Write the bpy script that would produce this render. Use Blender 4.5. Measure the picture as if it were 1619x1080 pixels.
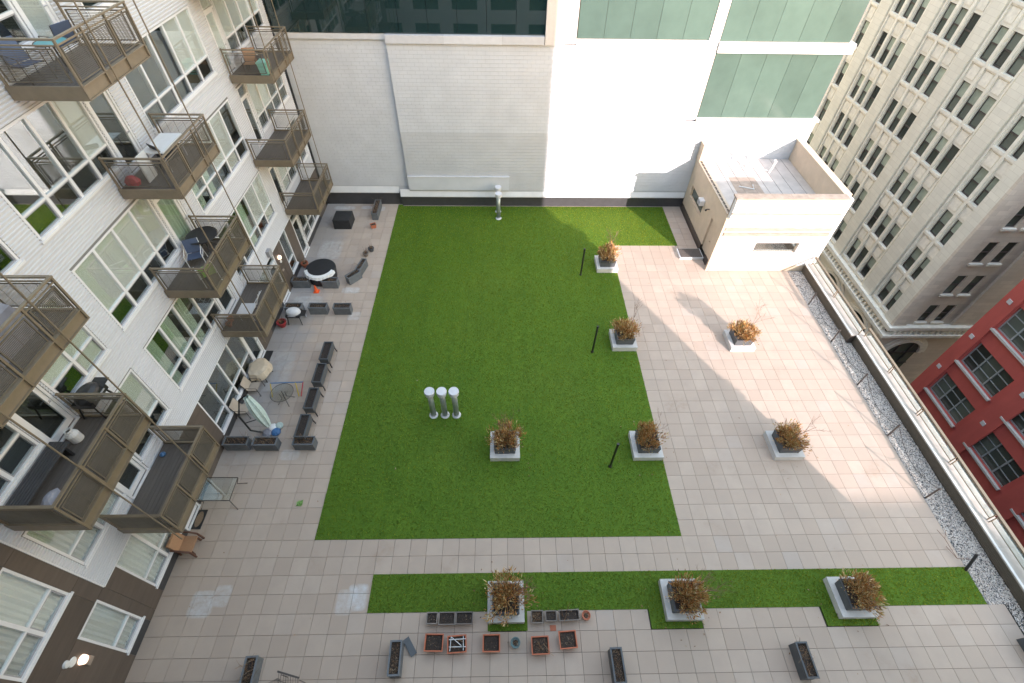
import bpy, math, random
from mathutils import Vector, Matrix
random.seed(11)
rnd = random.random
U = random.uniform
for o in list(bpy.data.objects):
    bpy.data.objects.remove(o)
SC = bpy.context.scene
COL = SC.collection

# ------------------------------------------------------------------ camera
cam_d = bpy.data.cameras.new('camera')
cam = bpy.data.objects.new('camera', cam_d)
COL.objects.link(cam)
YAW, PIT, ROL = .0324, .8244, .0229
cf = Vector((math.sin(YAW) * math.cos(PIT), math.cos(YAW) * math.cos(PIT), -math.sin(PIT)))
cr = Vector((math.cos(YAW), -math.sin(YAW), 0))
cu = cr.cross(cf)
cr, cu = cr * math.cos(ROL) + cu * math.sin(ROL), cu * math.cos(ROL) - cr * math.sin(ROL)
CAM = Vector((7.1053, -6.3102, 19.2735))
mw = Matrix((cr, cu, -cf)).transposed().to_4x4()
mw.translation = CAM
cam.matrix_world = mw
cam_d.sensor_fit = 'HORIZONTAL'
cam_d.sensor_width = 36
cam_d.lens = 36 * 761.524 / 1619
cam_d.shift_x = -.0003
cam_d.shift_y = -.02378
cam_d.clip_start = .1
cam_d.clip_end = 4000
SC.camera = cam

# ------------------------------------------------------------------ light
AZ, EL = math.radians(151.4), math.radians(19.0)
world = bpy.data.worlds.new('World')
SC.world = world
world.use_nodes = True
wn = world.node_tree.nodes
sky = wn.new('ShaderNodeTexSky')
sky.sky_type = 'NISHITA'
sky.sun_disc = False
sky.sun_elevation = EL
sky.sun_rotation = AZ
sky.dust_density = .7
sky.air_density = 3
world.node_tree.links.new(sky.outputs[0], wn['Background'].inputs[0])
wn['Background'].inputs[1].default_value = .15
sd = bpy.data.lights.new('sun', 'SUN')
sd.energy = 2.0
sd.angle = math.radians(.53)
sd.color = (1, .85, .64)
sun = bpy.data.objects.new('sun', sd)
COL.objects.link(sun)
sv = Vector((math.sin(AZ) * math.cos(EL), math.cos(AZ) * math.cos(EL), math.sin(EL)))
sun.rotation_euler = sv.to_track_quat('Z', 'Y').to_euler()
sun.location = sv * 60
SC.view_settings.view_transform = 'Standard'
SC.view_settings.look = 'None'
SC.view_settings.gamma = 1
SC.view_settings.exposure = 2.4
SC.view_settings.use_white_balance = True
SC.view_settings.white_balance_temperature = 5700
SC.view_settings.white_balance_tint = 28
SC.view_settings.use_curve_mapping = False
SC.render.engine = 'CYCLES'
SC.cycles.max_bounces = 8
SC.cycles.transparent_max_bounces = 24


# ------------------------------------------------------------------ helpers
def project(p):
    d = Vector(p) - CAM
    z = d.dot(cf)
    return (810.05 + 761.524 * d.dot(cr) / z, 501.494 - 761.524 * d.dot(cu) / z)


class MB:
    def __init__(s):
        s.v = []
        s.f = []

    def quad(s, a, b, c, d):
        n = len(s.v)
        s.v += [a, b, c, d]
        s.f.append((n, n + 1, n + 2, n + 3))
        return s

    def tri(s, a, b, c):
        n = len(s.v)
        s.v += [a, b, c]
        s.f.append((n, n + 1, n + 2))

    def box(s, x0, x1, y0, y1, z0, z1):
        n = len(s.v)
        if x0 > x1: x0, x1 = x1, x0
        if y0 > y1: y0, y1 = y1, y0
        if z0 > z1: z0, z1 = z1, z0
        s.v += [(x, y, z) for z in (z0, z1) for y in (y0, y1) for x in (x0, x1)]
        for q in ((0, 2, 3, 1), (4, 5, 7, 6), (0, 1, 5, 4), (2, 6, 7, 3), (0, 4, 6, 2), (1, 3, 7, 5)):
            s.f.append(tuple(n + i for i in q))
        return s

    def frustum(s, c, w0, d0, w1, d1, z0, z1):
        n = len(s.v)
        for w, d, z in ((w0, d0, z0), (w1, d1, z1)):
            for y in (-d / 2, d / 2):
                for x in (-w / 2, w / 2):
                    s.v.append((c[0] + x, c[1] + y, z))
        for q in ((0, 2, 3, 1), (4, 5, 7, 6), (0, 1, 5, 4), (2, 6, 7, 3), (0, 4, 6, 2), (1, 3, 7, 5)):
            s.f.append(tuple(n + i for i in q))
        return s

    def bar(s, p, q, w, h=None, up=(0, 0, 1)):
        h = h or w
        p, q = Vector(p), Vector(q)
        d = (q - p).normalized()
        u = Vector(up)
        if abs(d.dot(u)) > .98: u = Vector((1, 0, 0))
        a = d.cross(u).normalized() * (w / 2)
        b = a.cross(d).normalized() * (h / 2)
        n = len(s.v)
        for c in (p, q):
            s.v += [tuple(c - a - b), tuple(c + a - b), tuple(c + a + b), tuple(c - a + b)]
        for f in ((0, 1, 2, 3), (7, 6, 5, 4), (0, 4, 5, 1), (1, 5, 6, 2), (2, 6, 7, 3), (3, 7, 4, 0)):
            s.f.append(tuple(n + i for i in f))
        return s

    def tube(s, pts, r, k=8, cap=True):
        pts = [Vector(p) for p in pts]
        rs = r if isinstance(r, (list, tuple)) else [r] * len(pts)
        n = len(s.v)
        for i, p in enumerate(pts):
            d = (pts[min(i + 1, len(pts) - 1)] - pts[max(i - 1, 0)]).normalized()
            u = Vector((0, 0, 1)) if abs(d.z) < .9 else Vector((1, 0, 0))
            a = d.cross(u).normalized()
            b = a.cross(d)
            for j in range(k):
                t = 2 * math.pi * j / k
                s.v.append(tuple(p + a * (math.cos(t) * rs[i]) + b * (math.sin(t) * rs[i])))
        for i in range(len(pts) - 1):
            for j in range(k):
                s.f.append((n + i * k + j, n + i * k + (j + 1) % k, n + (i + 1) * k + (j + 1) % k, n + (i + 1) * k + j))
        if cap:
            s.f.append(tuple(n + j for j in reversed(range(k))))
            s.f.append(tuple(n + (len(pts) - 1) * k + j for j in range(k)))
        return s

    def lathe(s, prof, c=(0, 0, 0), k=20, sx=1, sy=1):
        n = len(s.v)
        for r, z in prof:
            for j in range(k):
                t = 2 * math.pi * j / k
                s.v.append((c[0] + r * math.cos(t) * sx, c[1] + r * math.sin(t) * sy, c[2] + z))
        for i in range(len(prof) - 1):
            for j in range(k):
                s.f.append((n + i * k + j, n + i * k + (j + 1) % k, n + (i + 1) * k + (j + 1) % k, n + (i + 1) * k + j))
        if prof[0][0] > 1e-4: s.f.append(tuple(n + j for j in reversed(range(k))))
        if prof[-1][0] > 1e-4: s.f.append(tuple(n + (len(prof) - 1) * k + j for j in range(k)))
        return s

    def prism(s, poly, z0, z1):
        n = len(s.v)
        k = len(poly)
        s.v += [(x, y, z0) for x, y in poly] + [(x, y, z1) for x, y in poly]
        s.f.append(tuple(n + i for i in reversed(range(k))))
        s.f.append(tuple(n + k + i for i in range(k)))
        for i in range(k):
            j = (i + 1) % k
            s.f.append((n + i, n + j, n + k + j, n + k + i))
        return s

    def rot(s, ang, c=(0, 0)):
        ca, sa = math.cos(ang), math.sin(ang)
        s.v = [(c[0] + (x - c[0]) * ca - (y - c[1]) * sa, c[1] + (x - c[0]) * sa + (y - c[1]) * ca, z) for x, y, z in s.v]
        return s

    def mesh(s, name, m, off=(0, 0, 0), smooth=False):
        me = bpy.data.meshes.new(name)
        ox, oy, oz = off
        me.from_pydata([(x - ox, y - oy, z - oz) for x, y, z in s.v], [], s.f)
        if smooth:
            for p in me.polygons: p.use_smooth = True
        me.materials.append(m)
        me.update()
        return me

    def build(s, name, m, parent=None, smooth=False, **kw):
        """verts in world coordinates; the object's origin falls on its top-level parent's base"""
        off = ORG.get(parent.name, (0, 0, 0)) if parent else (0, 0, 0)
        o = bpy.data.objects.new(name, s.mesh(name, m, off, smooth))
        COL.objects.link(o)
        if parent:
            o.parent = parent
            ORG[o.name] = off
        tag(o, **kw)
        return o


ORG = {}


def tag(o, label=None, cat=None, group=None, kind=None):
    if label: o['label'] = label
    if cat: o['category'] = cat
    if group: o['group'] = group
    if kind: o['kind'] = kind
    if o.name.startswith('dry_growth'): o['kind'] = 'stuff'
    return o


def thing(name, loc, label, cat, group=None):
    o = bpy.data.objects.new(name, None)
    COL.objects.link(o)
    o.empty_display_size = .2
    o.location = loc
    ORG[o.name] = tuple(loc)
    return tag(o, label, cat, group)


def inst(name, me, loc, parent, rz=0):
    o = bpy.data.objects.new(name, me)
    COL.objects.link(o)
    o.parent = parent
    o.location = loc
    if rz: o.rotation_euler.z = rz
    return o


def copy_tree(o, parent=None):
    c = o.copy()
    COL.objects.link(c)
    c.parent = parent
    for ch in [x for x in bpy.data.objects if x.parent == o]: copy_tree(ch, c)
    return c


def move(o, loc, rz=0, sc=None):
    o.location = loc
    o.rotation_euler.z = rz
    if sc: o.scale = sc
    ORG[o.name] = tuple(loc)
    return o


def bands(y0, y1, z0, z1, ops):
    """rectangles of a wall that are left between its openings (y0,y1,z0,z1)"""
    zs = sorted({z0, z1} | {z for o in ops for z in o[2:4] if z0 < z < z1})
    out = []
    for a, b in zip(zs, zs[1:]):
        m = (a + b) / 2
        y = y0
        for o in sorted(ops):
            if o[2] < m < o[3] and o[1] > y and o[0] < y1:
                if o[0] > y + .001: out.append((y, o[0], a, b))
                y = max(y, o[1])
        if y < y1 - .001: out.append((y, y1, a, b))
    return out


# ------------------------------------------------------------------ materials
def nt(name):
    m = bpy.data.materials.new(name)
    m.use_nodes = True
    t = m.node_tree
    return m, t, t.nodes['Principled BSDF']


def nd(t, kind, **kw):
    n = t.nodes.new(kind)
    for k, v in kw.items():
        if isinstance(k, str) and hasattr(n, k): setattr(n, k, v)
    return n


def mixc(t, fac, a, b, mode='MIX'):
    n = t.nodes.new('ShaderNodeMix')
    n.data_type = 'RGBA'
    n.blend_type = mode
    for sock, v in ((n.inputs[0], fac), (n.inputs[6], a), (n.inputs[7], b)):
        if hasattr(v, 'is_output'): t.links.new(v, sock)
        elif isinstance(v, (int, float)): sock.default_value = v
        else: sock.default_value = (*v, 1)
    return n.outputs[2]


def math_(t, op, a, b=None, c=None, clamp=False):
    n = t.nodes.new('ShaderNodeMath')
    n.operation = op
    n.use_clamp = clamp
    for i, v in enumerate((a, b, c)):
        if v is None: continue
        if hasattr(v, 'is_output'): t.links.new(v, n.inputs[i])
        else: n.inputs[i].default_value = v
    return n.outputs[0]


def noise(t, scale, det=4, rough=.55, vec=None, dist=0):
    n = t.nodes.new('ShaderNodeTexNoise')
    n.inputs['Scale'].default_value = scale
    n.inputs['Detail'].default_value = det
    n.inputs['Roughness'].default_value = rough
    n.inputs['Distortion'].default_value = dist
    if vec is not None: t.links.new(vec, n.inputs['Vector'])
    return n.outputs['Fac']


def ramp(t, fac, stops):
    n = t.nodes.new('ShaderNodeValToRGB')
    e = n.color_ramp.elements
    while len(e) < len(stops): e.new(.5)
    for el, (p, c) in zip(e, stops):
        el.position = p
        el.color = (*c, 1) if len(c) == 3 else c
    t.links.new(fac, n.inputs[0])
    return n.outputs[0]


def pos(t):
    return t.nodes.new('ShaderNodeNewGeometry').outputs['Position']


def scaled(c, k):
    return tuple(min(1, x * k) for x in c)


def pm(name, col, rough=.6, var=.12, scale=5, bump=0, bscale=60, metal=0, obj=.06, streak=None):
    m, t, b = nt(name)
    p = pos(t)
    if streak:
        mp = t.nodes.new('ShaderNodeMapping')
        mp.inputs['Scale'].default_value = streak
        t.links.new(p, mp.inputs['Vector'])
        p2 = mp.outputs[0]
    else:
        p2 = p
    f = noise(t, scale, 5, .6, p2)
    f = math_(t, 'MULTIPLY_ADD', f, 2.2, -.6, True)
    c = mixc(t, f, scaled(col, 1 - var), scaled(col, 1 + var))
    if obj:
        r = t.nodes.new('ShaderNodeObjectInfo').outputs['Random']
        k = math_(t, 'MULTIPLY_ADD', r, 2 * obj, 1 - obj)
        cc = t.nodes.new('ShaderNodeCombineXYZ')
        for i in range(3): t.links.new(k, cc.inputs[i])
        c = mixc(t, 1.0, c, cc.outputs[0], 'MULTIPLY')
    t.links.new(c, b.inputs['Base Color'])
    b.inputs['Roughness'].default_value = rough
    b.inputs['Metallic'].default_value = metal
    if bump:
        bn = t.nodes.new('ShaderNodeBump')
        bn.inputs['Strength'].default_value = bump
        bn.inputs['Distance'].default_value = .02
        t.links.new(noise(t, bscale, 3, .6, p), bn.inputs['Height'])
        t.links.new(bn.outputs[0], b.inputs['Normal'])
    return m


def leafy(name, stops, rough=.7, patch=0):
    """colour per leaf, pebble or blade from its own island"""
    m, t, b = nt(name)
    r = t.nodes.new('ShaderNodeNewGeometry').outputs['Random Per Island']
    if patch:
        n = noise(t, patch, 3, .5, pos(t))
        r = math_(t, 'ADD', math_(t, 'MULTIPLY', r, .65), math_(t, 'MULTIPLY_ADD', n, 1.1, -.35), None, True)
    t.links.new(ramp(t, r, stops), b.inputs['Base Color'])
    b.inputs['Roughness'].default_value = rough
    b.inputs['Specular IOR Level'].default_value = .15
    return m


def glass(name, tint=(.92, .94, .94), base=.03, gl=.4):
    m = bpy.data.materials.new(name)
    m.use_nodes = True
    t = m.node_tree
    t.nodes.remove(t.nodes['Principled BSDF'])
    out = t.nodes['Material Output']
    tr = t.nodes.new('ShaderNodeBsdfTransparent')
    tr.inputs[0].default_value = (*tint, 1)
    g = t.nodes.new('ShaderNodeBsdfGlossy')
    g.inputs['Roughness'].default_value = .015
    g.inputs[0].default_value = (.95, 1, .98, 1)
    lw = t.nodes.new('ShaderNodeLayerWeight')
    lw.inputs[0].default_value = .45
    f = math_(t, 'MULTIPLY_ADD', lw.outputs['Fresnel'], gl, base, True)
    mx = t.nodes.new('ShaderNodeMixShader')
    t.links.new(f, mx.inputs[0])
    t.links.new(tr.outputs[0], mx.inputs[1])
    t.links.new(g.outputs[0], mx.inputs[2])
    t.links.new(mx.outputs[0], out.inputs[0])
    return m


def tile_mat():
    m, t, b = nt('paver')
    p = pos(t)
    g = t.nodes.new('ShaderNodeNewGeometry')
    r = math_(t, 'FRACT', math_(t, 'ADD', t.nodes.new('ShaderNodeObjectInfo').outputs['Random'], g.outputs['Random Per Island']))
    c = mixc(t, r, (.415, .33, .262), (.485, .395, .32))
    c = mixc(t, math_(t, 'MULTIPLY_ADD', r, 7, -6.5, True), c, (.39, .345, .315))
    c = mixc(t, math_(t, 'MULTIPLY_ADD', noise(t, 1.1, 5, .6, p), 2.0, -.7, True), c, (.395, .32, .26))
    c = mixc(t, math_(t, 'MULTIPLY_ADD', noise(t, 90, 2, .6, p), .5, -.12, True), c, (.31, .25, .205))
    sx = t.nodes.new('ShaderNodeSeparateXYZ')
    t.links.new(p, sx.inputs[0])
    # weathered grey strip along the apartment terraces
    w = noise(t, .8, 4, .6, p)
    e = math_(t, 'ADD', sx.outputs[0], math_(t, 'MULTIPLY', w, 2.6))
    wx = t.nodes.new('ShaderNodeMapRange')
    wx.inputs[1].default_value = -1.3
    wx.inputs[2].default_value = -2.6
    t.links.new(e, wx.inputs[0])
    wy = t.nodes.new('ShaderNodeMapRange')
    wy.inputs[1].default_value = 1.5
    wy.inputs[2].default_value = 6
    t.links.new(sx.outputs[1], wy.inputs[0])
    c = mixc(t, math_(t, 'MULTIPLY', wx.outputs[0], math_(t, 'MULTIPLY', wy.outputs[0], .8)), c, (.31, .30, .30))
    # chalky lime bloom left by moved boxes and drains
    acc = None
    for (x, y, rx, ry, k) in ((-3.35, -2.1, .42, .42, .8), (-2.75, -1.85, .3, .35, .6), (2.0, -1.95, .36, .42, .95), (1.6, -2.1, .3, .4, .6), (-1.5, 13.6, .5, .25, .8), (-.9, 11.6, .35, .3, .6), (-3.6, 21.7, .7, .2, .7), (-2.0, 21.75, .5, .18, .7), (-1.1, 21.6, .25, .25, .6), (-1.95, 3.5, .4, .25, .5), (-3.7, 12.6, .8, .55, .5), (-3.5, 17.2, .7, .9, .45), (-3.9, 8.0, .7, 1.3, .35)):
        dx = math_(t, 'DIVIDE', math_(t, 'SUBTRACT', sx.outputs[0], x), rx)
        dy = math_(t, 'DIVIDE', math_(t, 'SUBTRACT', sx.outputs[1], y), ry)
        d = math_(t, 'ADD', math_(t, 'POWER', math_(t, 'ABSOLUTE', dx), 5.0), math_(t, 'POWER', math_(t, 'ABSOLUTE', dy), 5.0))
        v = math_(t, 'MULTIPLY', math_(t, 'MULTIPLY_ADD', d, -.9, 1.25, True), k)
        acc = v if acc is None else math_(t, 'MAXIMUM', acc, v)
    acc = math_(t, 'MULTIPLY', acc, math_(t, 'MULTIPLY_ADD', noise(t, 4, 6, .75, p), 2.6, -.75, True))
    c = mixc(t, acc, c, (.56, .57, .58))
    # rusty drips
    rs = noise(t, .55, 2, .5, p)
    rs = math_(t, 'MULTIPLY', math_(t, 'MULTIPLY_ADD', rs, 9, -5.6, True), math_(t, 'MULTIPLY_ADD', noise(t, 6, 4, .6, p), 2, -.8, True))
    c = mixc(t, math_(t, 'MULTIPLY', rs, .45), c, (.25, .15, .08))
    t.links.new(c, b.inputs['Base Color'])
    b.inputs['Roughness'].default_value = .78
    b.inputs['Specular IOR Level'].default_value = .2
    bn = t.nodes.new('ShaderNodeBump')
    bn.inputs['Strength'].default_value = .12
    bn.inputs['Distance'].default_value = .01
    t.links.new(noise(t, 70, 3, .6, p), bn.inputs['Height'])
    t.links.new(bn.outputs[0], b.inputs['Normal'])
    return m


def turf_mat(name, blades):
    m, t, b = nt(name)
    p = pos(t)
    mp = t.nodes.new('ShaderNodeMapping')
    mp.inputs['Scale'].default_value = (2.6, .12, 1)
    t.links.new(p, mp.inputs['Vector'])
    lane = noise(t, 1, 3, .6, mp.outputs[0])
    n1 = noise(t, .5, 4, .6, p)
    f = math_(t, 'ADD', math_(t, 'MULTIPLY', lane, .5), math_(t, 'MULTIPLY', n1, .5))
    f = math_(t, 'MULTIPLY_ADD', f, 3.4, -1.2, True)
    c = mixc(t, f, (.085, .175, .008), (.145, .25, .012))
    sx = t.nodes.new('ShaderNodeSeparateXYZ')
    t.links.new(p, sx.inputs[0])
    sm = math_(t, 'ABSOLUTE', math_(t, 'SUBTRACT', math_(t, 'FRACT', math_(t, 'DIVIDE', math_(t, 'ADD', sx.outputs[0], math_(t, 'MULTIPLY', n1, .05)), 3.5)), .5))
    c = mixc(t, math_(t, 'MULTIPLY_ADD', sm, -60, .55, True), c, (.05, .1, .012))
    light_patch = math_(t, 'MULTIPLY_ADD', noise(t, .22, 3, .5, p), 3.2, -1.5, True)  # broad yellow patches in the turf colour stand in for reflected sunlight
    c = mixc(t, math_(t, 'MULTIPLY', light_patch, .45), c, (.19, .24, .03))
    if blades:
        r = t.nodes.new('ShaderNodeNewGeometry').outputs['Random Per Island']
        c = mixc(t, math_(t, 'MULTIPLY_ADD', r, -1.6, .6, True), c, (.055, .12, .01))
        c = mixc(t, math_(t, 'MULTIPLY_ADD', r, 1.6, -.75, True), c, (.42, .41, .03))
        c = mixc(t, math_(t, 'MULTIPLY_ADD', r, 12, -11.4, True), c, (.4, .42, .22))
    else:
        c = mixc(t, math_(t, 'MULTIPLY_ADD', noise(t, 45, 3, .7, p), 2, -.7, True), scaled((.07, .13, .018), .9), c)
    t.links.new(c, b.inputs['Base Color'])
    b.inputs['Roughness'].default_value = .7
    b.inputs['Specular IOR Level'].default_value = .08
    if blades:
        tl = t.nodes.new('ShaderNodeBsdfTranslucent')
        t.links.new(mixc(t, .5, c, (.5, .5, .05)), tl.inputs[0])
        mx = t.nodes.new('ShaderNodeMixShader')
        mx.inputs[0].default_value = .42
        t.links.new(b.outputs[0], mx.inputs[1])
        t.links.new(tl.outputs[0], mx.inputs[2])
        t.links.new(mx.outputs[0], t.nodes['Material Output'].inputs[0])
    return m


def masonry(name, col, mortar, bw, bh, rough=.7, axis='y', var=.1, ms=.012):
    """fine coursing on far walls, too small to build stone by stone"""
    m, t, b = nt(name)
    p = pos(t)
    sp = t.nodes.new('ShaderNodeSeparateXYZ')
    t.links.new(p, sp.inputs[0])
    cb = t.nodes.new('ShaderNodeCombineXYZ')
    t.links.new(math_(t, 'ADD', sp.outputs[0], sp.outputs[1]), cb.inputs[0])
    t.links.new(sp.outputs[2], cb.inputs[1])
    br = t.nodes.new('ShaderNodeTexBrick')
    t.links.new(cb.outputs[0], br.inputs['Vector'])
    br.inputs['Scale'].default_value = 1
    br.inputs['Brick Width'].default_value = bw
    br.inputs['Row Height'].default_value = bh
    br.inputs['Mortar Size'].default_value = ms
    br.inputs['Color1'].default_value = (*scaled(col, 1 + var), 1)
    br.inputs['Color2'].default_value = (*scaled(col, 1 - var), 1)
    br.inputs['Mortar'].default_value = (*mortar, 1)
    c = mixc(t, math_(t, 'MULTIPLY_ADD', noise(t, .7, 5, .6, p), 1.6, -.5, True), br.outputs[0], scaled(col, .86))
    t.links.new(c, b.inputs['Base Color'])
    b.inputs['Roughness'].default_value = rough
    return m


M = {
    'paver': tile_mat(),
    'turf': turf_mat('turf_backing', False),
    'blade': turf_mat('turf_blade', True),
    'dark_base': pm('dark_bedding', (.05, .045, .04), .9),
    'siding': pm('white_siding', (.565, .57, .6), .42, .05, 1.2, obj=0, streak=(1, .3, 6)),
    'backing': pm('backing', (.2, .2, .2), .9),
    'interior': pm('room_dark', (.05, .047, .042), .8, .4, 1.2),
    'brown': pm('brown_panel', (.105, .083, .068), .42, .16, 2.2, obj=.12, streak=(1, .4, 3)),
    'charcoal': pm('charcoal_panel', (.05, .05, .055), .5, .15, 3),
    'vinyl': pm('white_vinyl', (.7, .7, .72), .4, .04, 3, obj=.03),
    'sash': pm('grey_sash', (.33, .33, .35), .45),
    'glass': glass('window_glass'),
    'clear': glass('clear_glass', (.94, .96, .95), .02, .22),
    'blind': pm('pale_blind', (.82, .82, .83), .8, .05, 6, obj=.14, streak=(1, 6, .3)),
    'curtain': pm('green_curtain', (.5, .6, .52), .85, .3, 3, obj=.1, streak=(1, 5, .2)),
    'bronze': pm('bronze_paint', (.215, .172, .118), .42, .1, 4, metal=.25),
    'bronze_dk': pm('bronze_mesh', (.125, .106, .08), .5, .1, 6, metal=.2),
    'deckboard': pm('grey_brown_decking', (.115, .1, .088), .7, .2, 2, streak=(14, .6, 1)),
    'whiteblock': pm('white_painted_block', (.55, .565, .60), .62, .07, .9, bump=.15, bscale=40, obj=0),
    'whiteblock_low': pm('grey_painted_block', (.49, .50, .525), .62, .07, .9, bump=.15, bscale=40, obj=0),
    'mortar': pm('mortar', (.46, .475, .5), .8, .05),
    'whitepaint': pm('white_paint', (.66, .66, .66), .5, .05, 2),
    'creampaint': pm('cream_paint', (.55, .45, .34), .6, .08, 2),
    'stucco': pm('white_stucco', (.7, .69, .67), .6, .05, 1.5, bump=.1),
    'stained': pm('stained_stone', (.33, .265, .215), .7, .25, 2.5, streak=(1, 1, 4)),
    'roofing': pm('roof_membrane', (.47, .43, .40), .7, .16, 1.4),
    'concrete': pm('pale_concrete', (.52, .51, .49), .75, .1, 3, bump=.12, bscale=90),
    'copingtan': pm('weathered_coping', (.4, .37, .33), .65, .15, 2),
    'boxgrey': pm('charcoal_planter', (.075, .082, .088), .5, .12, 5, obj=.1),
    'slate': pm('slate_trough', (.12, .13, .14), .55, .2, 6, bump=.1, obj=.15),
    'soil': pm('soil', (.035, .026, .021), .95, .6, 30, bump=.8, bscale=45),
    'dry': leafy('dry_twigs', [(0, (.1, .055, .03)), (.4, (.2, .11, .055)), (.75, (.33, .22, .13)), (1, (.45, .36, .26))]),
    'shrub': leafy('rusty_juniper', [(0, (.13, .08, .035)), (.16, (.36, .16, .045)), (.42, (.52, .26, .085)), (.64, (.6, .38, .16)), (.8, (.27, .25, .08)), (.9, (.7, .55, .26)), (1, (.8, .66, .42))]),
    'twig': pm('bare_twig', (.22, .13, .085), .8, .2),
    'pebble': leafy('pebbles', [(0, (.025, .025, .03)), (.2, (.08, .08, .085)), (.28, (.5, .46, .42)), (.7, (.74, .69, .63)), (.92, (.56, .45, .35)), (1, (.82, .78, .73))], .6),
    'galv': pm('galvanised', (.36, .4, .38), .38, .15, 3, metal=.55),
    'cap': pm('grey_cap', (.56, .56, .58), .45, .06, 4),
    'black': pm('black_metal', (.018, .018, .02), .4, .2),
    'blackfab': pm('black_cover', (.02, .021, .024), .55, .25, 4, bump=.2, bscale=12),
    'orange': pm('orange_plastic', (.85, .12, .02), .4, .05),
    'red': pm('red_glaze', (.32, .03, .03), .3, .1),
    'terra': pm('terracotta', (.4, .13, .065), .7, .15, 5),
    'terra2': pm('orange_plastic_pot', (.42, .12, .05), .55, .1, 5, obj=.15),
    'greypot': pm('brown_grey_pot', (.16, .135, .115), .6, .2, 5, obj=.15),
    'tealpot': pm('teal_pot', (.1, .17, .17), .5, .1),
    'beige': pm('beige_sling', (.4, .34, .28), .7, .08),
    'canvas': pm('tan_canvas', (.5, .42, .32), .8, .12, 4, bump=.2, bscale=9),
    'greycov': pm('grey_cover', (.22, .22, .25), .7, .2, 3, bump=.4, bscale=7),
    'steel': pm('brown_steel', (.09, .075, .065), .4, .1, metal=.4),
    'wicker': pm('tan_wicker', (.37, .21, .115), .7, .15, 30, bump=.3, bscale=120),
    'wickdk': pm('dark_wicker', (.1, .045, .03), .6, .2),
    'blue': pm('blue_sling', (.07, .095, .16), .7, .1),
    'teal': pm('teal_top', (.07, .25, .27), .45, .08),
    'mint': pm('mint_bin', (.3, .66, .55), .45, .05),
    'white': pm('white_plastic', (.72, .72, .71), .45, .05),
    'toyblue': pm('toy_blue', (.05, .14, .3), .45),
    'toyred': pm('toy_red', (.5, .03, .05), .45),
    'toyyel': pm('toy_yellow', (.6, .42, .04), .45),
    'sage': pm('sage_canvas', (.42, .5, .46), .8, .15, 6),
    'lawngrn': pm('lime_webbing', (.25, .42, .12), .7, .35, 18),
    'matfib': pm('coir_mat', (.2, .14, .09), .95, .3, 30),
    'greenpanel': pm('green_glass_panel', (.082, .13, .112), .16, .1, .8, obj=.12),
    'pierwhite': pm('aluminium_pier', (.62, .58, .55), .4, .05),
    'darkglass': None, 'officeglass': None,
    'ornate': masonry('cream_terracotta', (.8, .775, .69), (.66, .63, .55), 1.1, .42, .6, ms=.014, var=.05),
    'ornate_south': masonry('buff_terracotta', (.66, .59, .51), (.55, .48, .42), 1.1, .42, .6, ms=.014),
    'ornament': pm('cream_ornament', (.82, .79, .71), .6, .12, 3, bump=.5, bscale=9),
    'bronzewin': pm('brown_window', (.07, .06, .057), .45, .1),
    'shade': pm('window_shade', (.33, .38, .31), .8, .2, 2, obj=.25),
    'redwall': pm('red_render', (.47, .1, .085), .65, .1, 1.5, obj=0, streak=(1, 1, .4)),
    'redframe': pm('grey_steel_window', (.3, .33, .34), .4, .08),
    'asphalt': pm('asphalt', (.05, .05, .052), .9, .2, 2),
    'brick': masonry('grey_brick', (.3, .28, .26), (.22, .2, .19), .4, .15),
    'lamp': None,
}
m, t, b = nt('dark_curtain_glass')
b.inputs['Base Color'].default_value = (.012, .028, .03, 1)
b.inputs['Roughness'].default_value = .02
b.inputs['IOR'].default_value = 1.75
M['darkglass'] = m
m, t, b = nt('office_glass')
f = t.nodes.new('ShaderNodeObjectInfo').outputs['Random']
t.links.new(mixc(t, f, (.03, .035, .03), (.15, .18, .15)), b.inputs['Base Color'])
b.inputs['Roughness'].default_value = .04
b.inputs['IOR'].default_value = 1.6
M['officeglass'] = m
m, t, b = nt('lit_lamp')
b.inputs['Base Color'].default_value = (.9, .7, .5, 1)
b.inputs['Emission Color'].default_value = (1, .68, .38, 1)
b.inputs['Emission Strength'].default_value = .55
M['lamp'] = m

# ------------------------------------------------------------------ ground, deck, lawn, gravel
T = .61
MB().quad((-1500, -1500, -24), (1500, -1500, -24), (1500, 1500, -24), (-1500, 1500, -24)).build('street', M['asphalt'], kind='structure')
deck = MB().box(-5.6, 26.05, -6.9, 22.3, -23.9, -.05).build('roof_deck', M['dark_base'], kind='structure')


def on_lawn(x, y):
    return (0 < x < 23 * T and 0 < y < 36 * T) or (22.9 * T < x < 30 * T and 29 * T < y < 36 * T)


def on_strip(x, y):
    if 4 * T < x < 40 * T and -4 * T < y < -2 * T: return True
    return -5 * T < y < -3.9 * T and any(a < x < b for a, b in ((6.7, 7.9), (12.3, 14.1), (18.4, 20.2)))


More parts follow.
